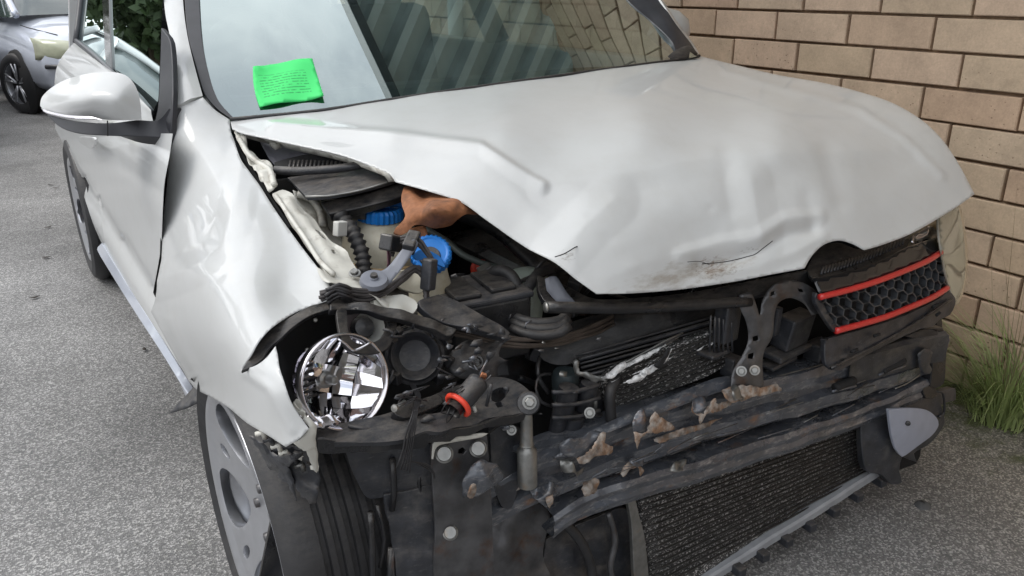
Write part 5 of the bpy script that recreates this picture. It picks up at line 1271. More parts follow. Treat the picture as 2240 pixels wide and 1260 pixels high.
# latch housings
for (x, y, s_, rt) in ((1590, 705, (.05, .03, .075), 0), (1560, 770, (.06, .04, .01), 0), (1600, 800, (.035, .03, .04), 0), (1735, 720, (.09, .04, .07), 8), (1720, 765, (.13, .05, .014), 4), (1790, 770, (.06, .04, .05), 0), (1700, 790, (.10, .04, .01), 0), (1690, 700, (.02, .03, .06), 0)):
    box('latch_housing', tuple(P(x, y, .955)), s_, M['black2'], car, rotm(rt, 4, 10), .004)
for k in range(6):
    along('housing_rib', 1555 + k * 9, 690 + k * 3, 1552 + k * 10, 770, .94, .94, .002, M['black2'], car, 6)
sup = sheet('lock_support', [(1598,860),(1598,860),(1602,815),(1622,780),(1636,745),(1632,705),(1618,672),(1617,645),(1617,645),(1642,640),(1655,668),(1662,690),(1668,655),(1690,624),(1725,612),(1765,622),(1796,648),(1812,680),(1812,680),(1775,690),(1775,690),(1758,664),(1728,652),(1704,662),(1694,690),(1690,735),(1672,768),(1668,800),(1672,856),(1672,856)],
      [(1598,860,.90),(1636,745,.915),(1617,645,.935),(1690,624,.92),(1765,622,.905),(1812,680,.89),(1694,690,.905),(1672,856,.89)], M['dark_metal'], car, sp=9, th=.004,
      holes=[[(1645,738),(1655,736),(1657,746),(1646,748)],[(1636,776),(1646,774),(1644,788),(1634,786)],[(1686,640),(1694,636),(1692,646),(1684,650)],[(1744,632),(1754,634),(1756,642),(1746,640)]],
      bump=lambda x, y: G(x, y, [(1650, 700), (1655, 740), (1640, 790), (1636, 830)], 10, .004) + G(x, y, [(1690, 650), (1725, 632), (1765, 645)], 8, .003))
for (x, y) in ((1622, 812), (1651, 810)):
    bolt(P(x, y, .892), tuple(tocam(P(x,y,.892))), .0065, M['metal'], sup)

# ------------------------------------------------------------------ bumper beam
def sweep(name, path, prof, m, parent, seg=.012, wob=.0, wobs=10, scale=None, close=False, ang=30):
    pts = smoothline([tuple(P(*p)) for p in path], False, seg); n = len(pts)
    vs = []; k = len(prof)
    for i, p in enumerate(pts):
        t = Vector(pts[min(i + 1, n - 1)]) - Vector(pts[max(0, i - 1)]); t.z *= .3; t.normalize()
        out = t.cross(Vector((0, 0, 1))).normalized()
        if out.y > 0: out = -out
        s_ = scale(i / (n - 1)) if scale else 1
        for (a, b) in prof:
            v = Vector(p) + out * a * s_ + Vector((0, 0, b * s_))
            if wob:
                q = mnoise.noise_vector(v * wobs); v = v + Vector((q.x * .2, q.y, q.z)) * wob
                q = mnoise.noise_vector(v * wobs * 4); v = v + Vector((q.x * .2, q.y, q.z)) * wob * .25
            vs.append(tuple(v))
    fs = [(i * k + j, i * k + j + 1, (i + 1) * k + j + 1, (i + 1) * k + j) for i in range(n - 1) for j in range(k - 1)]
    if close:
        fs += [tuple(range(k)), tuple((n - 1) * k + j for j in range(k - 1, -1, -1))]
    ob = link(name, mesh(name, vs, fs), m, parent); autosmooth(ob.data, ang)
    return ob
def dense(prof, step=.006):
    out = []
    for (a, b) in zip(prof[:-1], prof[1:]):
        k = max(1, int(math.dist(a, b) / step))
        out += [(a[0] + (b[0] - a[0]) * j / k, a[1] + (b[1] - a[1]) * j / k) for j in range(k)]
    return out + [prof[-1]]
bpath = [(1006,1140,.955),(1080,1098,.955),(1170,1050,.955),(1300,1000,.955),(1440,950,.945),(1620,896,.93),(1800,850,.915),(1950,806,.90),(2062,772,.89)]
beam = sweep('bumper_beam', bpath, dense([(-.05, .050), (.002, .052), (.010, .040), (.010, .020), (-.006, .012), (-.006, -.006), (.010, -.014), (.010, -.040), (.0, -.050), (-.05, -.048)]), M['beam'], car, wob=.007, wobs=9, scale=lambda t: 1.0 + .05 * math.sin(3 * t))
ed_ = [(a, b - 36 * .93 / d * 1.45, d + .006) for (a, b, d) in bpath]
tube('beam_edge_highlight', ed_, .0014, M['metal'], beam, 6, .02)  # thin bright tube drawn as the highlight along the beam's top edge
# step plates on the beam's upper half
sheet('beam_overlay', [(1210,1000),(1210,1000),(1240,968),(1330,925),(1450,872),(1560,828),(1600,822),(1600,822),(1604,846),(1540,868),(1400,920),(1300,962),(1240,1000),(1240,1000)],
      [(1210,1000,.945),(1330,925,.95),(1560,828,.935),(1604,846,.915),(1400,920,.925),(1240,1000,.935)], M['beam'], beam, sp=12, th=.003, bump=lambda x, y: .003 * np.sin(x / 50))
lowp = [(1205,1150,.955),(1260,1112,.95),(1380,1068,.94),(1540,1020,.925),(1720,966,.91),(1880,910,.90),(2020,850,.885)]
lower = sweep('absorber_strip', lowp, dense([(-.04, .026), (.008, .028), (.014, .018), (.010, .004), (.014, -.008), (.008, -.024), (-.04, -.026)]), M['beam'], car, wob=.006, wobs=12)
end = sweep('beam_end_block', [(1850,788,.905),(1950,762,.895),(2030,742,.885),(2066,735,.875)], [(-.04, .0), (.0, .012), (.012, .006), (.014, -.03), (.012, -.058), (-.04, -.062)], M['black2'], car, wob=.002)
sheet('end_cap', [(2036,724),(2036,724),(2062,716),(2072,740),(2070,800),(2066,838),(2050,850),(2034,846),(2034,846),(2040,790)], [(2036,724,.885),(2072,740,.875),(2066,838,.865),(2034,846,.87)], M['black'], end, sp=12, th=.05)
sheet('beam_end_plate', [(1980,735),(1980,735),(2012,722),(2052,720),(2054,732),(2000,742)], [(1980,735,.90),(2052,720,.88),(2000,742,.89)], M['black'], end, sp=10, th=.02)
for (x0, y0, x1, y1) in ((1826, 848, 1868, 832), (1928, 812, 1976, 788)):
    tube('beam_slot', [(x0, y0, .888), (x1, y1, .882)], .0095, M['void'], beam, 10, .01)
    tube('slot_lip', [(x0 - 6, y0 + 8, .884), (x1 + 4, y1 + 12, .878)], .0028, M['beam'], beam, 8, .01)
tube('bright_scratch', [(1958,850,.866),(1985,838,.864),(2012,820,.863)], .0016, M['metal'], beam, 6, .01)
sheet('end_tab', [(2008,776),(2020,764),(2040,768),(2034,790),(2038,812),(2020,820),(2010,800)], [(2008,776,.868),(2040,768,.862),(2020,820,.862)], M['black2'], end, sp=7, th=.004, jag=2)
# torn, rusted tabs
def tab(name, outl, D, m, jag=1.6, na=.018, th=.0025, parent=None, ns=45):
    if m is M['rust']: na = min(na, .007); D += .004; jag *= 1.3; th = .0012
    xs_ = [p[0] for p in outl]; ys_ = [p[1] for p in outl]
    x0, x1, y0, y1 = min(xs_), max(xs_), min(ys_), max(ys_)
    sheet(name, outl, [(x0, y0, D + .012), (x1, y0, D + .008), ((x0 + x1) / 2, (y0 + y1) / 2, D - .008), (x0, y1, D - .004), (x1, y1, D)], m, parent or beam, sp=6, th=th, jag=jag, noise_amp=na, noise_s=ns)
tab('torn_tab', [(1224,986),(1226,970),(1262,960),(1300,940),(1318,952),(1300,975),(1280,992),(1262,1004),(1240,996)], .925, M['beam'], 1)
tab('rusty_tear', [(1262,1004),(1280,994),(1300,972),(1312,950),(1322,948),(1326,966),(1340,984),(1330,996),(1300,1002),(1276,1018)], .915, M['rust'])
tab('torn_tab', [(1384,928),(1390,905),(1406,898),(1414,912),(1414,940),(1398,952),(1386,948)], .918, M['beam'], 1)
tab('rusty_tear', [(1386,944),(1402,950),(1416,940),(1424,912),(1432,900),(1440,912),(1462,922),(1478,936),(1460,942),(1430,946),(1404,956),(1394,984),(1388,966)], .908, M['rust'])
tab('torn_tab', [(1514,874),(1524,868),(1540,868),(1544,892),(1536,908),(1520,902)], .905, M['beam'], 1)
tab('rusty_tear', [(1516,880),(1520,902),(1536,908),(1552,884),(1566,872),(1566,884),(1600,874),(1600,884),(1560,904),(1546,906),(1534,926),(1526,914),(1514,902)], .897, M['rust'])
tab('rusty_tear', [(1580,852),(1600,846),(1630,842),(1664,848),(1700,842),(1712,852),(1680,862),(1650,868),(1620,878),(1596,882),(1582,870)], .888, M['rust'], 1.2, .01)
tab('bent_flap', [(1598,846),(1612,846),(1626,872),(1618,880),(1602,872)], .880, M['metal'], 1)
tab('rusty_tear', [(1358,1040),(1366,1020),(1378,1010),(1400,1014),(1408,1034),(1402,1040),(1392,1024),(1378,1026),(1368,1042)], .918, M['rust'])
tab('torn_tab', [(1372,1014),(1384,1000),(1404,1000),(1410,1018),(1390,1020)], .920, M['beam'], 1)
tab('torn_tab', [(1466,1030),(1480,1006),(1500,1004),(1496,1024),(1488,1034),(1474,1032)], .905, M['metal'], 1.6)
tab('rusty_tear', [(1118,1062),(1140,1052),(1162,1050),(1166,1060),(1140,1068),(1122,1072)], .945, M['rust'], 1, .006)
tab('torn_tab', [(1160,1060),(1168,1074),(1180,1096),(1200,1108),(1206,1084),(1226,1076),(1232,1060),(1200,1058)], .925, M['beam'], 1.5)
tab('rusty_tear', [(1194,1080),(1206,1078),(1210,1094),(1204,1110),(1196,1100)], .912, M['rust'])
tab('rusty_tear', [(1272,1076),(1276,1058),(1292,1048),(1312,1050),(1308,1062),(1300,1078),(1284,1088)], .915, M['rust'], 2)
tab('torn_tab', [(1224,1010),(1236,1000),(1250,1020),(1262,1030),(1280,1018),(1276,1030),(1256,1044),(1236,1030)], .925, M['metal'], 1)
tab('scraped_metal', [(1430,960),(1520,930),(1580,915),(1560,930),(1500,950),(1440,970)], .925, M['rust'], 1, .004)
for i in range(26):
    x = rr.uniform(1230, 1960); y = 1058 - (x - 1230) * .30 + rr.uniform(-26, 30)
    tube('scratch_ridge', [(x, y, .905 - (x - 1230) * .00004), (x + rr.uniform(30, 90), y - rr.uniform(10, 32), .903 - (x - 1230) * .00004)], rr.uniform(.0006, .0014), rr.choice([M['metal'], M['beam'], M['black'], M['dark_metal']]), beam, 5, .02)
# left stub of the beam under the dent
sheet('beam_stub', [(1012,1130),(1012,1130),(1080,1128),(1140,1105),(1180,1110),(1200,1130),(1190,1200),(1190,1290),(1012,1290),(1012,1290)], [(1012,1130,1.03),(1140,1105,1.02),(1190,1290,.99),(1012,1290,1.0)], M['dark_metal'], car, sp=16, th=.006, noise_amp=.03, noise_s=16)
tab('torn_flange', [(1012,1150),(1040,1148),(1056,1152),(1056,1170),(1060,1190),(1050,1206),(1012,1206)], .925, M['inner_paint'], 1.5, .01, parent=car)
# lower cooler behind the lower strip
low = sheet('condenser_core', [(1398,1090),(1398,1090),(1560,1042),(1740,985),(1895,925),(1895,925),(1905,1000),(1912,1040),(1912,1040),(1760,1130),(1600,1225),(1500,1300),(1420,1300)],
      [(1398,1090,.985),(1895,925,.93),(1912,1040,.91),(1600,1225,.93),(1420,1300,.95)], M['fin'], car, sp=20, th=.02)
for i in range(17):
    t = (i + .5) / 17
    xa, ya = 1398 + 22 * t, 1090 + 210 * t; xb, yb = 1895 + 17 * t, 925 + 115 * t
    if i > 10: pass
    along('core_tube', xa, ya, xb, yb, .975 - .03 * t, .925 - .02 * t, .0022, M['rad_tube'], low, 6, jit=.6)
sheet('cooler_side', [(1372,1082),(1386,1078),(1400,1130),(1412,1180),(1420,1300),(1392,1300),(1382,1150)], [(1372,1082,.965),(1386,1078,.965),(1420,1300,.94),(1392,1300,.94)], M['metal'], car, sp=10, th=.01)
trayr = sweep('undertray_rail', [(1460,1330,.93),(1600,1236,.92),(1760,1136,.905),(1935,1024,.895)], [(-.02, .010), (.0, .012), (.004, .006), (.004, -.010), (0, -.014), (-.02, -.014)], mat('grey_rail', (.30, .31, .33), .5, var=.15), car, wob=.001)
for i in range(8):
    t = i / 7; x = 1560 + 360 * t; y = 1275 - 226 * t
    box('undertray_lug', tuple(P(x, y, .915 - .02 * t)), (.022, .04, .022), M['black2'], trayr, rotm(0, 0, -4), .003)

# ------------------------------------------------------------------ grille
gpath_t = [(1793,650,.872),(1850,636,.866),(1910,618,.862),(1980,592,.862),(2030,570,.868),(2058,552,.878)]
gpath_b = [(1828,724,.868),(1880,710,.862),(1940,692,.858),(2000,668,.858),(2040,650,.864),(2072,630,.874)]
grl = sheet('grille', [(1778,610),(1778,610),(1850,596),(1920,572),(1985,540),(2045,520),(2045,520),(2058,550),(2030,566),(1980,588),(1910,612),(1850,630),(1793,646),(1793,646)],
      [(1778,610,.895),(1920,572,.885),(2045,520,.90),(2058,550,.88),(1910,612,.865),(1793,646,.874)], M['gloss_black'], car, sp=12, th=.004, label='black honeycomb grille half with two red strips hanging askew')
tube('red_strip', gpath_t, .0062, M['red'], grl, 12, .01)
tube('red_strip', gpath_b, .0066, M['red'], grl, 12, .01)
sheet('grille_frame', [(1788,640),(1796,652),(1815,690),(1836,716),(1828,728),(1806,700),(1784,660)], [(1788,640,.878),(1836,716,.87),(1806,700,.872)], M['black2'], grl, sp=8, th=.01)
sheet('grille_back', [(1800,655),(1900,628),(2000,588),(2058,560),(2072,628),(2000,664),(1900,700),(1835,718)], [(1800,655,.905),(2058,560,.91),(2072,628,.90),(1835,718,.90)], M['void'], grl, sp=40, th=.004)
tp = [P(*p) for p in gpath_t]; bp_ = [P(*p) for p in gpath_b]
def curve_at(pts, t):
    L = [0]
    for a, b in zip(pts[:-1], pts[1:]): L.append(L[-1] + np.linalg.norm(b - a))
    s_ = t * L[-1]
    for i in range(len(pts) - 1):
        if s_ <= L[i + 1] or i == len(pts) - 2:
            return pts[i] + (pts[i + 1] - pts[i]) * ((s_ - L[i]) / (L[i + 1] - L[i]))
def gp(u, v):           # u across, v down 0..1
    return curve_at(tp, u) * (1 - v) + curve_at(bp_, u) * v
W_, H_ = 14.6, 3.1      # columns, rows
edges = set(); Vh = {}
def key(x, y): return (round(x, 3), round(y, 3))
for cidx in range(-1, 17):
    for ridx in range(-1, 5):
        cx_ = cidx * 1.0; cy_ = ridx + (.5 if cidx % 2 else 0)
        cor = [(cx_ + .667 * math.cos(R(a)), cy_ + .5 * math.sin(R(a)) / math.sin(R(60))) for a in range(0, 360, 60)]
        for i in range(6):
            a, b = key(*cor[i]), key(*cor[(i + 1) % 6])
            edges.add((min(a, b), max(a, b)))
parts = []
for a, b in edges:
    mid = ((a[0] + b[0]) / 2 / W_, (a[1] + b[1]) / 2 / H_)
    pa = (a[0] / W_, a[1] / H_); pb = (b[0] / W_, b[1] / H_)
    def clip(p, q):
        # keep the part of the segment within 0..1
        t0, t1 = 0.0, 1.0
        for i in range(2):
            d = q[i] - p[i]
            for lim, sg in ((0, 1), (1, -1)):
                f0 = sg * (p[i] - lim); f1 = sg * (q[i] - lim)
                if f0 < 0 and f1 < 0: return None
                if f0 < 0: t0 = max(t0, f0 / (f0 - f1))
                elif f1 < 0: t1 = min(t1, f0 / (f0 - f1))
        if t1 - t0 < .05: return None
        return ((p[0] + (q[0] - p[0]) * t0, p[1] + (q[1] - p[1]) * t0), (p[0] + (q[0] - p[0]) * t1, p[1] + (q[1] - p[1]) * t1))
    r_ = clip(pa, pb)
    if not r_: continue
    A_, B_ = Vector(gp(*r_[0])), Vector(gp(*r_[1])); d = (B_ - A_)
    if d.length < 1e-4: continue
    n_ = Vector((-.15, -1, .1)).normalized(); side = d.cross(n_).normalized() * .0008
    back = -n_ * .016
    vs = [A_ - side, A_ + side, B_ + side, B_ - side, A_ - side + back, A_ + side + back, B_ + side + back, B_ - side + back]
    parts.append(([tuple(v) for v in vs], [(0, 1, 2, 3), (0, 3, 7, 4), (1, 5, 6, 2), (0, 4, 5, 1), (3, 2, 6, 7)]))
vs, fs = joinm(parts)
link('honeycomb', mesh('honeycomb', vs, fs), mat('honeycomb_plastic', (.075, .08, .088), .35, coat=.3), grl, False)
sheet('lower_trim', [(1804,742),(1804,742),(1830,735),(1900,716),(1980,690),(2060,650),(2074,636),(2090,650),(2090,668),(2078,690),(2056,700),(2040,716),(2015,720),(1960,745),(1900,775),(1838,812),(1822,810),(1806,798)],
      [(1804,742,.885),(1980,690,.872),(2074,636,.88),(2090,668,.875),(2015,720,.868),(1838,812,.86),(1806,798,.87)], M['black2'], grl, sp=11, th=.012,
      bump=lambda x, y: G(x, y, [(1815, 800), (1900, 758), (1990, 712), (2075, 655)], 5, .005) + G(x, y, [(1830, 780), (1900, 742), (1980, 700)], 5, -.004))
for (x0, y0, x1, y1) in ((1832, 795, 1846, 789), (1912, 735, 1924, 731), (1862, 770, 1875, 764), (2040, 672, 2052, 665), (2048, 690, 2056, 684)):
    tube('trim_hole', [(x0, y0, .862), (x1, y1, .861)], .0035, M['void'], grl, 8, .01)
tube('trim_rail', [(1818,806,.855),(1900,765,.857),(1990,715,.862),(2080,655,.87)], .0035, M['black'], grl, 8, .02)
# slotted panel between bonnet and grille
sheet('slot_panel', [(1765,585),(1765,585),(1790,545),(1832,530),(1880,545),(1930,530),(1990,512),(1990,512),(1985,540),(1920,572),(1850,596),(1778,612)],
      [(1765,585,.94),(1832,530,.96),(1990,512,.95),(1985,540,.925),(1850,596,.90),(1778,612,.90)], M['black'], car, sp=14, th=.006)
for i in range(26):
    t = i / 25; x = 1796 + 178 * t; y = 600 - 66 * t + 6 * math.sin(3 * t)
    tube('panel_slat', [(x, y, .897 + .015 * t), (x + 5, y - 16, .908 + .018 * t)], .0024, M['black2'], car, 6, .01)
# far headlight
sheet('far_lamp_bowl', [(1975,528),(2000,508),(2040,486),(2062,466),(2098,450),(2112,505),(2117,560),(2114,612),(2104,650),(2088,668),(2070,620),(2062,570),(2030,545),(1990,545)], [(1975,528,.94),(2062,466,.97),(2112,560,1.0),(2088,668,.92),(2030,545,.93)], mat('lamp_bowl', (.62, .54, .40), .35, metal=.1, var=.2, vs=14), car, sp=12, th=.003)
lamp = sheet('far_headlamp', [(2050,474),(2050,474),(2072,464),(2096,452),(2096,452),(2106,500),(2112,560),(2110,610),(2100,648),(2086,666),(2086,666),(2074,642),(2066,600),(2058,560),(2052,520)],
      [(2050,474,.92),(2096,452,.97),(2112,560,.97),(2086,666,.895),(2066,600,.882),(2085,560,.90),(2052,520,.885)], M['clear'], car, sp=9, th=.003, label='far headlamp with scuffed clear lens')
sheet('chrome_trim', [(1990,522),(2010,508),(2038,492),(2048,505),(2050,530),(2042,548),(2010,536),(1992,534)], [(1990,522,.92),(2038,492,.92),(2050,530,.90),(1992,534,.91)], M['chrome_rough'], lamp, sp=7, th=.003, noise_amp=.012, noise_s=60)
tube('lamp_edge', [(2050,474,.915),(2053,520,.882),(2060,562,.876),(2068,604,.876),(2086,664,.89)], .0026, mat('lens_edge', (.35, .33, .28), .3), lamp, 8, .01)
def fw(u, v):
    y = -.26 + .86 * u; zt = .735 + .20 * min(1, u * 1.15) ** .7; z = zt - .42 * v
    return (.665 + .10 * math.sin(min(1, v * 2.2) * math.pi / 2) - .05 * (1 - u) ** 3, y, z)
grid('far_wing', fw, 16, 10, M['paint'], car, .0)
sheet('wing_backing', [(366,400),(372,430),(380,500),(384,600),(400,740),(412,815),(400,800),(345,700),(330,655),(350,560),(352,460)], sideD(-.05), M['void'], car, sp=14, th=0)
# ------------------------------------------------------------------ fog lamp bracket
fb = sheet('fog_bracket', [(1882,930),(1882,930),(1920,905),(1980,878),(2040,862),(2086,848),(2092,852),(2092,876),(2092,876),(2060,886),(2066,905),(2068,925),(2054,950),(2030,975),(2000,992),(2008,1012),(1990,1006),(1975,1000),(1968,1030),(1975,1056),(1950,1060),(1930,1040),(1895,1030),(1885,980)],
      [(1882,930,.91),(1980,878,.885),(2092,852,.875),(2068,925,.86),(2000,992,.86),(1895,1030,.88),(1970,950,.865)], M['black2'], car, sp=13, th=.02)
sheet('lamp_cover', [(1944,896),(1944,896),(1990,893),(2028,897),(2048,912),(2054,930),(2040,952),(2010,975),(1982,996),(1974,1000),(1960,984),(1950,950)],
      [(1944,896,.858),(2028,897,.85),(2054,930,.848),(1980,996,.848),(1950,950,.853),(2000,940,.842)], M['foglens'], fb, sp=10, th=.008)
lathe('cover_dimple', P(1986, 926, .842), tuple(tocam(P(1986,926,.842))), [(0, .001), (.004, .0), (.006, -.001)], M['black'], fb, 14)
tube('cable_loop', [(2048,856,.87),(2062,860,.866),(2066,884,.862),(2064,905,.862),(2054,912,.862)], .0028, M['rubber'], fb, 8, .008)
sheet('stay', [(2020,840),(2048,848),(2050,868),(2024,872)], [(2020,840,.875),(2048,848,.87),(2024,872,.868)], M['black'], fb, sp=12, th=.02)

# ------------------------------------------------------------------ vegetation and litter
M['blade'] = mat('grass_blade', (.33, .42, .15), .55, var=.35, vs=9, c2=(.36, .40, .20), c2s=5, c2lo=.48, c2hi=.6)
M['stalk'] = mat('dry_stalk', (.20, .17, .09), .7, var=.3)
def tuft(name, c, n, hmin, hmax, spread, m, parent, rg, w0=.0030, droop=1.0, lean=(0, 0)):
    vs = []; fs = []
    for i in range(n):
        a = rg.uniform(0, 2 * math.pi); h = rg.uniform(hmin, hmax); rad = rg.uniform(0, spread) ** 1.0
        b = Vector((c[0] + rad * math.cos(a), c[1] + rad * math.sin(a), c[2]))
        d = Vector((math.cos(a) + lean[0] + rg.uniform(-.4, .4), math.sin(a) + lean[1] + rg.uniform(-.4, .4), 0)).normalized()
        out = rg.uniform(.15, .9) * h * droop; wd = w0 * rg.uniform(.6, 1.3)
        sd_ = Vector((-d.y, d.x, 0)).normalized(); o_ = len(vs); K = 7
        dr = rg.uniform(.2, 1.0) * droop
        for k in range(K + 1):
            t = k / K
            p = b + d * out * t ** 1.3 + Vector((0, 0, h * (t - .55 * dr * t ** 2.6)))
            if p.x > WX - .006: p.x = WX - .006 - .2 * (p.x - WX + .006)
            ww = wd * (1 - t ** 2 * .92)
            vs += [tuple(p - sd_ * ww), tuple(p + sd_ * ww + Vector((0, 0, ww * .4)))]
            if k: fs.append((o_ + 2 * k - 2, o_ + 2 * k - 1, o_ + 2 * k + 1, o_ + 2 * k))
    return link(name, mesh(name, vs, fs), m, parent)
rg = random.Random(21)
gc = P(2205, 905, DZ(2205, 905, 0))
gt = thing('grass_tuft', 'bushy green grass tuft growing against the brick wall beside the bumper', 'grass tuft', (WX - .10, float(gc[1]), 0))
b_ = (WX - .10, float(gc[1]), 0)
o1 = tuft('blades', b_, 470, .16, .46, .10, M['blade'], gt, rg, w0=.0021, droop=1.25, lean=(-.35, 0)); o1['kind'] = 'stuff'
o2 = tuft('seed_stalks', b_, 22, .42, .75, .05, M['stalk'], gt, rg, w0=.0011, droop=.35, lean=(-.1, .25)); o2['kind'] = 'stuff'
gt2 = thing('grass_tuft', 'small thin green weed at the wall foot behind the bumper end', 'grass tuft', (WX - .05, float(gc[1]) + .30, 0))
b2_ = (WX - .05, float(gc[1]) + .30, 0)
o1 = tuft('blades', b2_, 90, .10, .30, .10, M['blade'], gt2, rg, w0=.0016, droop=.8, lean=(-.2, 0)); o1['kind'] = 'stuff'
o2 = tuft('seed_stalks', b2_, 10, .25, .5, .06, M['stalk'], gt2, rg, w0=.0009, droop=.4); o2['kind'] = 'stuff'
# low moss and creeping weed along the wall
vs = []; fs = []
for i in range(5200):
    y = rg.uniform(-1.0, 3.5); x = WX - abs(rg.gauss(0, .09)) - .005
    if mnoise.noise(Vector((x * 6, y * 6, 3))) < -.05: continue
    s_ = rg.uniform(.004, .010); a = rg.uniform(0, 6.28); z = rg.uniform(.002, .012)
    dx, dy = math.cos(a) * s_, math.sin(a) * s_; o_ = len(vs)
    vs += [(x - dx, y - dy, z * .4), (x + dy * .4, y - dx * .4, z), (x + dx, y + dy, z * .7 + .004), (x - dy * .4, y + dx * .4, z)]
    fs.append((o_, o_ + 1, o_ + 2, o_ + 3))
tag(link('moss', mesh('moss', vs, fs), mat('moss_leaf', (.10, .13, .05), .8, var=.4, vs=10), None, False), 'low moss and creeping weed along the foot of the brick wall', 'moss', kind='stuff')
# dead leaves on the asphalt
leafm = mat('dead_leaf', (.035, .028, .022), .8, var=.3)
for i, (x, y, s_, lb) in enumerate(((110,405,.020,'dark dead leaf on the asphalt, farthest of the five'),(122,412,.018,'dead leaf touching the farthest leaf on the asphalt'),(105,498,.022,'curled dead leaf on the asphalt level with the rear tyre'),
                               (101,564,.022,'dead leaf on the asphalt just in front of the rear tyre'),(316,766,.014,'small dark crumb of leaf beside the sill shadow'),(76,652,.022,'dark leaf lying nearest the left picture edge'))):
    c = P(x, y, DZ(x, y, .004)); lv = []; a0 = rg.uniform(0, 6)
    for k in range(7):
        t = k / 6; w_ = math.sin(math.pi * min(1, t * 1.02)) * .4 * s_ + .0008
        px_, py_ = c[0] + math.cos(a0) * s_ * 2 * (t - .5), c[1] + math.sin(a0) * s_ * 2 * (t - .5)
        for sg in (-1, 1): lv.append((px_ - math.sin(a0) * w_ * sg, py_ + math.cos(a0) * w_ * sg, .003 + .006 * abs(t - .5) + .004))
    o_ = link('dead_leaf', mesh('dead_leaf', lv, [(2 * k, 2 * k + 1, 2 * k + 3, 2 * k + 2) for k in range(6)]), leafm)
    md = o_.modifiers.new('t', 'SOLIDIFY'); md.thickness = .0008
    tag(o_, lb, 'leaf', 'dead leaves on the asphalt')
sc_ = P(2018, 1107, DZ(2018, 1107, .0))
vs, fs = lathe_me((sc_[0], sc_[1], .0), (0, 0, 1), [(0, .012), (.010, .011), (.017, .006), (.019, 0)], 9)
vs = [(a + rg.uniform(-.003, .003), b + rg.uniform(-.003, .003), c) for a, b, c in vs]
tag(link('pebble', mesh('pebble', vs, fs), mat('dark_stone', (.10, .10, .10), .8, var=.3), None), 'dark pebble on the gravelly ground below the fog lamp bracket', 'pebble')

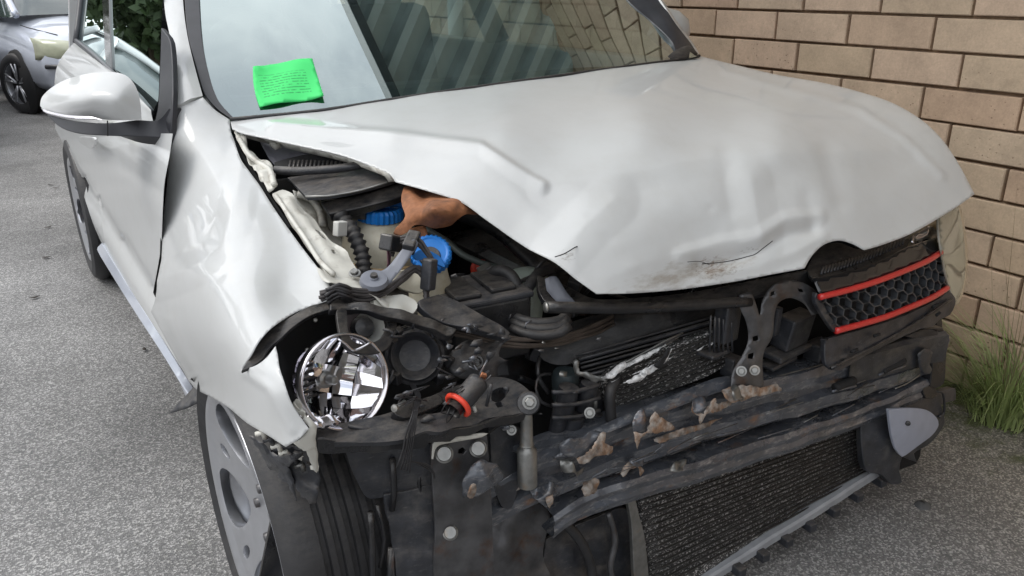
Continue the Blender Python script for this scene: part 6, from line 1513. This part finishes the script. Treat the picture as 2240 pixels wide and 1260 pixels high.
# ------------------------------------------------------------------ other cars
def loft_car(loc, rz, paint, label, cat='car', group=None, lamp=None, steer=0):
    root = thing('parked_car', label, cat, loc, group, rz)
    # stations from nose (y=0) to tail, local: x across, y back
    st = [(-.02, .30, .62, .50), (.03, .24, .74, .70), (.15, .20, .80, .80), (.45, .19, .86, .85), (.95, .19, .93, .865), (1.20, .19, .96, .87), (2.0, .19, .99, .88), (3.0, .19, 1.0, .88), (3.7, .22, 1.0, .86), (4.0, .28, .95, .80), (4.08, .36, .80, .72)]
    def ring(y, zb, zt, hw, n=22):
        out = []
        for k in range(n):
            a = 2 * math.pi * k / n; e = .45
            cx_ = math.copysign(abs(math.cos(a)) ** e, math.cos(a)); sz = math.copysign(abs(math.sin(a)) ** (.5 if math.sin(a) < 0 else .62), math.sin(a))
            zc_ = (zb + zt) / 2; bulge = 1 - .10 * max(0, sz) ** 2
            out.append((hw * cx_ * bulge, y, zc_ + (zt - zb) / 2 * sz))
        return out
    ys_ = []
    for i in range(len(st) - 1):
        for k in range(4):
            t = k / 4; ys_.append(tuple(st[i][j] + (st[i + 1][j] - st[i][j]) * t for j in range(4)))
    ys_.append(st[-1]); vs = []; n = 22
    for s_ in ys_: vs += ring(*s_)
    fs = [(i * n + k, i * n + (k + 1) % n, (i + 1) * n + (k + 1) % n, (i + 1) * n + k) for i in range(len(ys_) - 1) for k in range(n)]
    fs += [tuple(range(n)), tuple((len(ys_) - 1) * n + k for k in range(n - 1, -1, -1))]
    def lk(name, me, m, par=root, smooth=True):
        ob = bpy.data.objects.new(name, me); col.objects.link(ob); ob.parent = par; me.materials.append(m)
        if smooth: me.polygons.foreach_set('use_smooth', [True] * len(me.polygons))
        return ob
    bd = lk('body', mesh('body', vs, fs), paint)
    # greenhouse
    gh = [(.98, .95, .70, 0), (1.15, 1.06, .69, 0), (1.75, 1.40, .58, 0), (2.2, 1.46, .56, 0), (3.0, 1.45, .55, 0), (3.65, 1.36, .53, 0), (3.95, 1.0, .66, 0)]
    vs = []; K = 12
    for (y, zt, hw, _) in gh:
        zb = .93
        for k in range(K):
            t = k / (K - 1); a = math.pi * t
            cx_ = math.copysign(abs(math.cos(a)) ** .28, math.cos(a)); f = math.sin(a) ** .45 if math.sin(a) > 0 else 0
            vs.append((-(hw + (.80 - hw) * (1 - f) * .9) * cx_, y, zb + (zt - zb) * f))
    fs = [(i * K + k, i * K + k + 1, (i + 1) * K + k + 1, (i + 1) * K + k) for i in range(len(gh) - 1) for k in range(K - 1)]
    gm_ = bpy.data.materials.get('car_glass') or mat('car_glass', (.05, .07, .07), .06, coat=1)
    lk('glasshouse', mesh('glasshouse', vs, fs), gm_)
    # roof skin and pillars
    vs = []; fs = []
    for (y, z, hw) in ((1.72, 1.405, .57), (2.2, 1.475, .555), (3.0, 1.465, .545), (3.62, 1.385, .53)):
        for u in (-1, -.8, -.4, 0, .4, .8, 1): vs.append((hw * u, y, z - .06 * abs(u) ** 4 + .012))
    for i in range(3):
        for k in range(6): fs.append((i * 7 + k, i * 7 + k + 1, (i + 1) * 7 + k + 1, (i + 1) * 7 + k))
    o_ = lk('roof', mesh('roof', vs, fs), paint); md = o_.modifiers.new('t', 'SOLIDIFY'); md.thickness = .03
    for sx in (-1, 1):
        for pts in ([(.72, .98, .95), (.68, 1.3, 1.14), (.585, 1.74, 1.40)], [(.80, 2.45, .98), (.72, 2.5, 1.2), (.58, 2.55, 1.43)], [(.80, 3.75, .98), (.70, 3.62, 1.2), (.56, 3.45, 1.41)]):
            v_, f_ = tube_me(smoothline([(p[0] * sx, p[1], p[2]) for p in pts], False, .05), .035, 8); lk('pillar', mesh('pillar', v_, f_), paint)
        # wheels
        for yw in (.80, 3.3):
            Mx = Matrix.Translation((sx * (.80 if yw > 1 else .815), yw, .30)) @ Matrix.Rotation(R(steer if yw < 1 else 0), 4, 'Z')
            tr = lambda v: [tuple(Mx @ Vector(q)) for q in v]
            prof = [(.20, .09 * sx), (.225, .10 * sx), (.28, .10 * sx), (.30, .07 * sx), (.30, -.07 * sx), (.27, -.09 * sx)]
            v_, f_ = lathe_me((0, 0, 0), (1, 0, 0), prof, 36); ty = lk('tyre', mesh('tyre', tr(v_), f_), M['rubber'])
            v_, f_ = lathe_me((0, 0, 0), (1, 0, 0), [(.21, .095 * sx), (.20, .07 * sx), (.19, .0)], 36); lk('rim', mesh('rim', tr(v_), f_), M['alloy'], ty)
            v_, f_ = lathe_me((0, 0, 0), (1, 0, 0), [(0, .03 * sx), (.19, .03 * sx)], 30); lk('wheel_back', mesh('wheel_back', tr(v_), f_), M['void'], ty)
            for q in range(5):
                for off in (-.18, .18):
                    a = 2 * math.pi * q / 5 + .3
                    p0 = (.075 * sx, .03 * math.cos(a), .03 * math.sin(a)); p1 = (.085 * sx, .20 * math.cos(a + off), .20 * math.sin(a + off))
                    v_, f_ = tube_me([p0, p1], .012, 6); lk('spoke', mesh('spoke', tr(v_), f_), M['alloy'], ty)
            # arch shadow gap
            v_ = []; f_ = []
            for i in range(17):
                a = math.pi * i / 16
                for (rad, xo) in ((.345, .872 * sx), (.345, .60 * sx)):
                    v_.append((xo, yw + rad * math.cos(a), .30 + rad * math.sin(a)))
            f_ = [(2 * i, 2 * i + 1, 2 * i + 3, 2 * i + 2) for i in range(16)]
            v_, f_ = lathe_me((sx * .845, yw, .30), (sx, 0, 0), [(.0, .03), (.325, .03), (.34, -.02)], 36)
            lk('arch_opening', mesh('arch_opening', v_, f_), M['void'])
        # headlamp
        v_ = []; f_ = []
        for i in range(7):
            for k in range(5):
                u = i / 6; v = k / 4
                x = sx * (.42 + .40 * u); y = -.045 + .34 * u ** 2.6 - .03 * math.sin(math.pi * v); z = .56 + (.15 + .05 * u) * v
                v_.append((x * 1.005, y - .012 + (v > .9) * .03, z))
        f_ = [(i * 5 + k, i * 5 + k + 1, (i + 1) * 5 + k + 1, (i + 1) * 5 + k) for i in range(6) for k in range(4)]
        o_ = lk('headlamp', mesh('headlamp', v_, f_), lamp or M['headlight_dull']); md = o_.modifiers.new('t', 'SOLIDIFY'); md.thickness = .02; md.offset = 0
        v_, f_ = tube_me([(sx * .46, -.03, .50), (sx * .68, .01, .50), (sx * .80, .12, .50)], .022, 8); lk('bumper_strip', mesh('bumper_strip', v_, f_), M['trim'])
        v_, f_ = box_me((sx * .92, 1.25, 1.0), (.20, .09, .13)); o_ = lk('door_mirror', mesh('door_mirror', v_, f_), paint, root, False); md = o_.modifiers.new('b', 'BEVEL'); md.width = .03; md.segments = 3
        def topz(x, y):
            for i in range(len(st) - 1):
                if st[i][0] <= y <= st[i + 1][0]:
                    t = (y - st[i][0]) / (st[i + 1][0] - st[i][0]); zb, zt, hw = [st[i][j] + (st[i + 1][j] - st[i][j]) * t for j in (1, 2, 3)]
            c_ = min(.999, x / hw / .93) ** (1 / .45); s_ = math.sqrt(1 - c_ * c_) ** .62
            return (zb + zt) / 2 + (zt - zb) / 2 * s_
        v_, f_ = tube_me([(sx * x, y, topz(x, y)) for x, y in [(.70, .98), (.69, .8), (.67, .6), (.64, .4), (.60, .25)]], .005, 6); lk('bonnet_seam', mesh('bonnet_seam', v_, f_), M['void'])
    v_, f_ = box_me((0, -.02, .33), (.80, .06, .14)); o_ = lk('lower_intake', mesh('lower_intake', v_, f_), M['void'], root, False); md = o_.modifiers.new('b', 'BEVEL'); md.width = .03; md.segments = 2
    v_, f_ = box_me((0, -.015, .60), (.74, .05, .09)); o_ = lk('grille', mesh('grille', v_, f_), M['trim'], root, False); md = o_.modifiers.new('b', 'BEVEL'); md.width = .02; md.segments = 2
    return root
def tree_copy(o, parent=None):
    c = o.copy(); col.objects.link(c); c.parent = parent
    for ch in list(o.children): tree_copy(ch, c)
    return c
silver = loft_car((.25, 7.94, 0), R(13), M['silver_paint'], 'silver hatchback with clouded headlight parked behind the wrecked car', 'car', steer=14)
wh = loft_car((-2.35, 6.0, 0), R(-6), M['car_white'], 'white car of the row across the yard, mirrored nearest in the side windows', 'car', 'cars across the yard mirrored in the side windows')
def recolor(root, a, b):
    for ch in root.children:
        if ch.type == 'MESH' and ch.data.materials and ch.data.materials[0] == a:
            ch.data = ch.data.copy(); ch.data.materials[0] = b
for (x, y, r_, m_, lb) in ((-2.7, 11.2, -10, 'car_red', 'red car of the row across the yard, mirrored in the side windows'), (-4.7, 9.0, 5, 'car_blue', 'blue car of the row across the yard, mirrored in the side windows'),
                           (-4.6, 14.2, -5, 'silver_paint', 'silver car of the row across the yard, mirrored in the side windows')):
    c = tree_copy(wh); c.location = (x, y, 0); c.rotation_euler = (0, 0, R(r_)); c['label'] = lb; recolor(c, M['car_white'], M[m_])
# trees beyond the yard (mirrored in glass and paint)
M['bark'] = mat('bark', (.10, .075, .05), .9, var=.3, bump=.6, bs=20)
M['leaf'] = mat('leaf', (.055, .085, .03), .6, var=.4, vs=1.2)
def tree(loc, h, r, lb, seed):
    rg = random.Random(seed); t = thing('tree', lb, 'tree', loc, 'trees beyond the yard')
    def lk(name, v, f, m):
        ob = bpy.data.objects.new(name, mesh(name, v, f)); col.objects.link(ob); ob.parent = t; ob.data.materials.append(m); return ob
    parts = [tube_me([(0, 0, 0), (.1, .05, h * .3), (-.05, .1, h * .6), (0, 0, h * .9)], .20, 8, lambda s_: 1 - .8 * s_)]
    for k in range(6):
        a = rg.uniform(0, 6.28); z = h * rg.uniform(.3, .6)
        parts.append(tube_me([(0, 0, z), (math.cos(a) * r * .4, math.sin(a) * r * .4, z + h * .15), (math.cos(a) * r * .8, math.sin(a) * r * .8, z + h * .3)], .08, 6, lambda s_: 1 - .8 * s_))
    v, f = joinm(parts); lk('trunk', v, f, M['bark'])
    v = []; f = []
    cl = [(Vector((rg.gauss(0, r * .45), rg.gauss(0, r * .45), h * rg.uniform(.35, 1.0))), rg.uniform(.5, 1.2)) for _ in range(34)]
    for c, cr_ in cl:
        for _ in range(330):
            d = Vector((rg.gauss(0, 1), rg.gauss(0, 1), rg.gauss(0, 1))).normalized() * cr_ * rg.uniform(.4, 1.05); p = c + d
            a = Vector((rg.gauss(0, 1), rg.gauss(0, 1), rg.gauss(0, 1))).normalized() * .14; b = a.cross(Vector((rg.gauss(0, 1), rg.gauss(0, 1), rg.gauss(0, 1)))).normalized() * .08
            o_ = len(v); v += [tuple(p - a), tuple(p + b), tuple(p + a), tuple(p - b)]; f.append((o_, o_ + 1, o_ + 2, o_ + 3))
    lk('crown', v, f, M['leaf'])
tree((-4.2, 19, 0), 6.0, 2.2, 'bushy tree beyond the parked cars, nearest of the three', 1)
tree((-6.8, 24, 0), 7.5, 3.0, 'tall tree standing farthest back beyond the yard', 2)
tree((-11, 17, 0), 7.0, 2.8, 'bushy tree at the far side of the yard', 3)

# unseen shed added to darken the bonnet front; also mirrored in the lamp bowl
shed = thing('added_shed', 'unseen rust-brown corrugated shed added behind the photographer to darken the bonnet front', 'shed', (-4, -8.5, 0))
vs = []; fs = []; k = 0; x = -14.0
while x < 6:
    for a, h in ((0, 0), (.06, 0), (.08, .03), (.13, .03)): vs += [(x + a, -8.5 + h, 0), (x + a, -8.5 + h, 3.0)]
    x += .15
for i in range(len(vs) // 2 - 1): fs.append((2 * i, 2 * i + 2, 2 * i + 3, 2 * i + 1))
link('wall_sheet', mesh('wall_sheet', vs, fs), mat('shed_sheet', (.16, .10, .08), .6, var=.3, vs=2), shed, False)
box('roof', (-4, -9.9, 3.12), (20.6, 3.4, .12), mat('shed_roof', (.20, .20, .20), .6), shed, rotm(5), .01)
for x in (-9, -4.5, .5):
    box('roller_door', (x, -8.42, 1.25), (2.6, .06, 2.5), mat('roller_door', (.42, .42, .40), .5) if x == -9 else bpy.data.materials['roller_door'], shed, bev=.01)
for (x, y, r_, m_, lb) in ((-3.4, -5.2, 95, 'car_white', 'unseen white car added side-on before the shed behind the photographer'), (1.2, -6.4, 175, 'car_blue', 'unseen blue car added before the shed behind the photographer')):
    c = tree_copy(wh); c.location = (x, y, 0); c.rotation_euler = (0, 0, R(r_)); c['label'] = lb; c['group'] = 'unseen cars added behind the photographer'; recolor(c, M['car_white'], M[m_])  # unseen cars added with the shed to darken the bonnet front

# grit and small stones lying on the asphalt
vs = []; fs = []
for i in range(2600):
    x = rg.uniform(-2.6, 1.35); y = rg.uniform(-1.0, 5.0) if x < -.9 else rg.uniform(-1.0, .4); r_ = rg.uniform(.0012, .0035) * (1.6 if rg.random() < .05 else 1)
    o_ = len(vs); a = rg.uniform(0, 6.28)
    for k in range(4): vs.append((x + r_ * math.cos(a + k * 1.57) * rg.uniform(.7, 1.2), y + r_ * math.sin(a + k * 1.57) * rg.uniform(.7, 1.2), .0005))
    vs.append((x, y, r_ * rg.uniform(.7, 1.3)))
    for k in range(4): fs.append((o_ + k, o_ + (k + 1) % 4, o_ + 4))
tag(link('grit', mesh('grit', vs, fs), mat('grit_stone', (.30, .29, .27), .8, var=.6, vs=3), None, False), 'loose grit and tiny stones scattered on the asphalt', 'grit', kind='stuff')
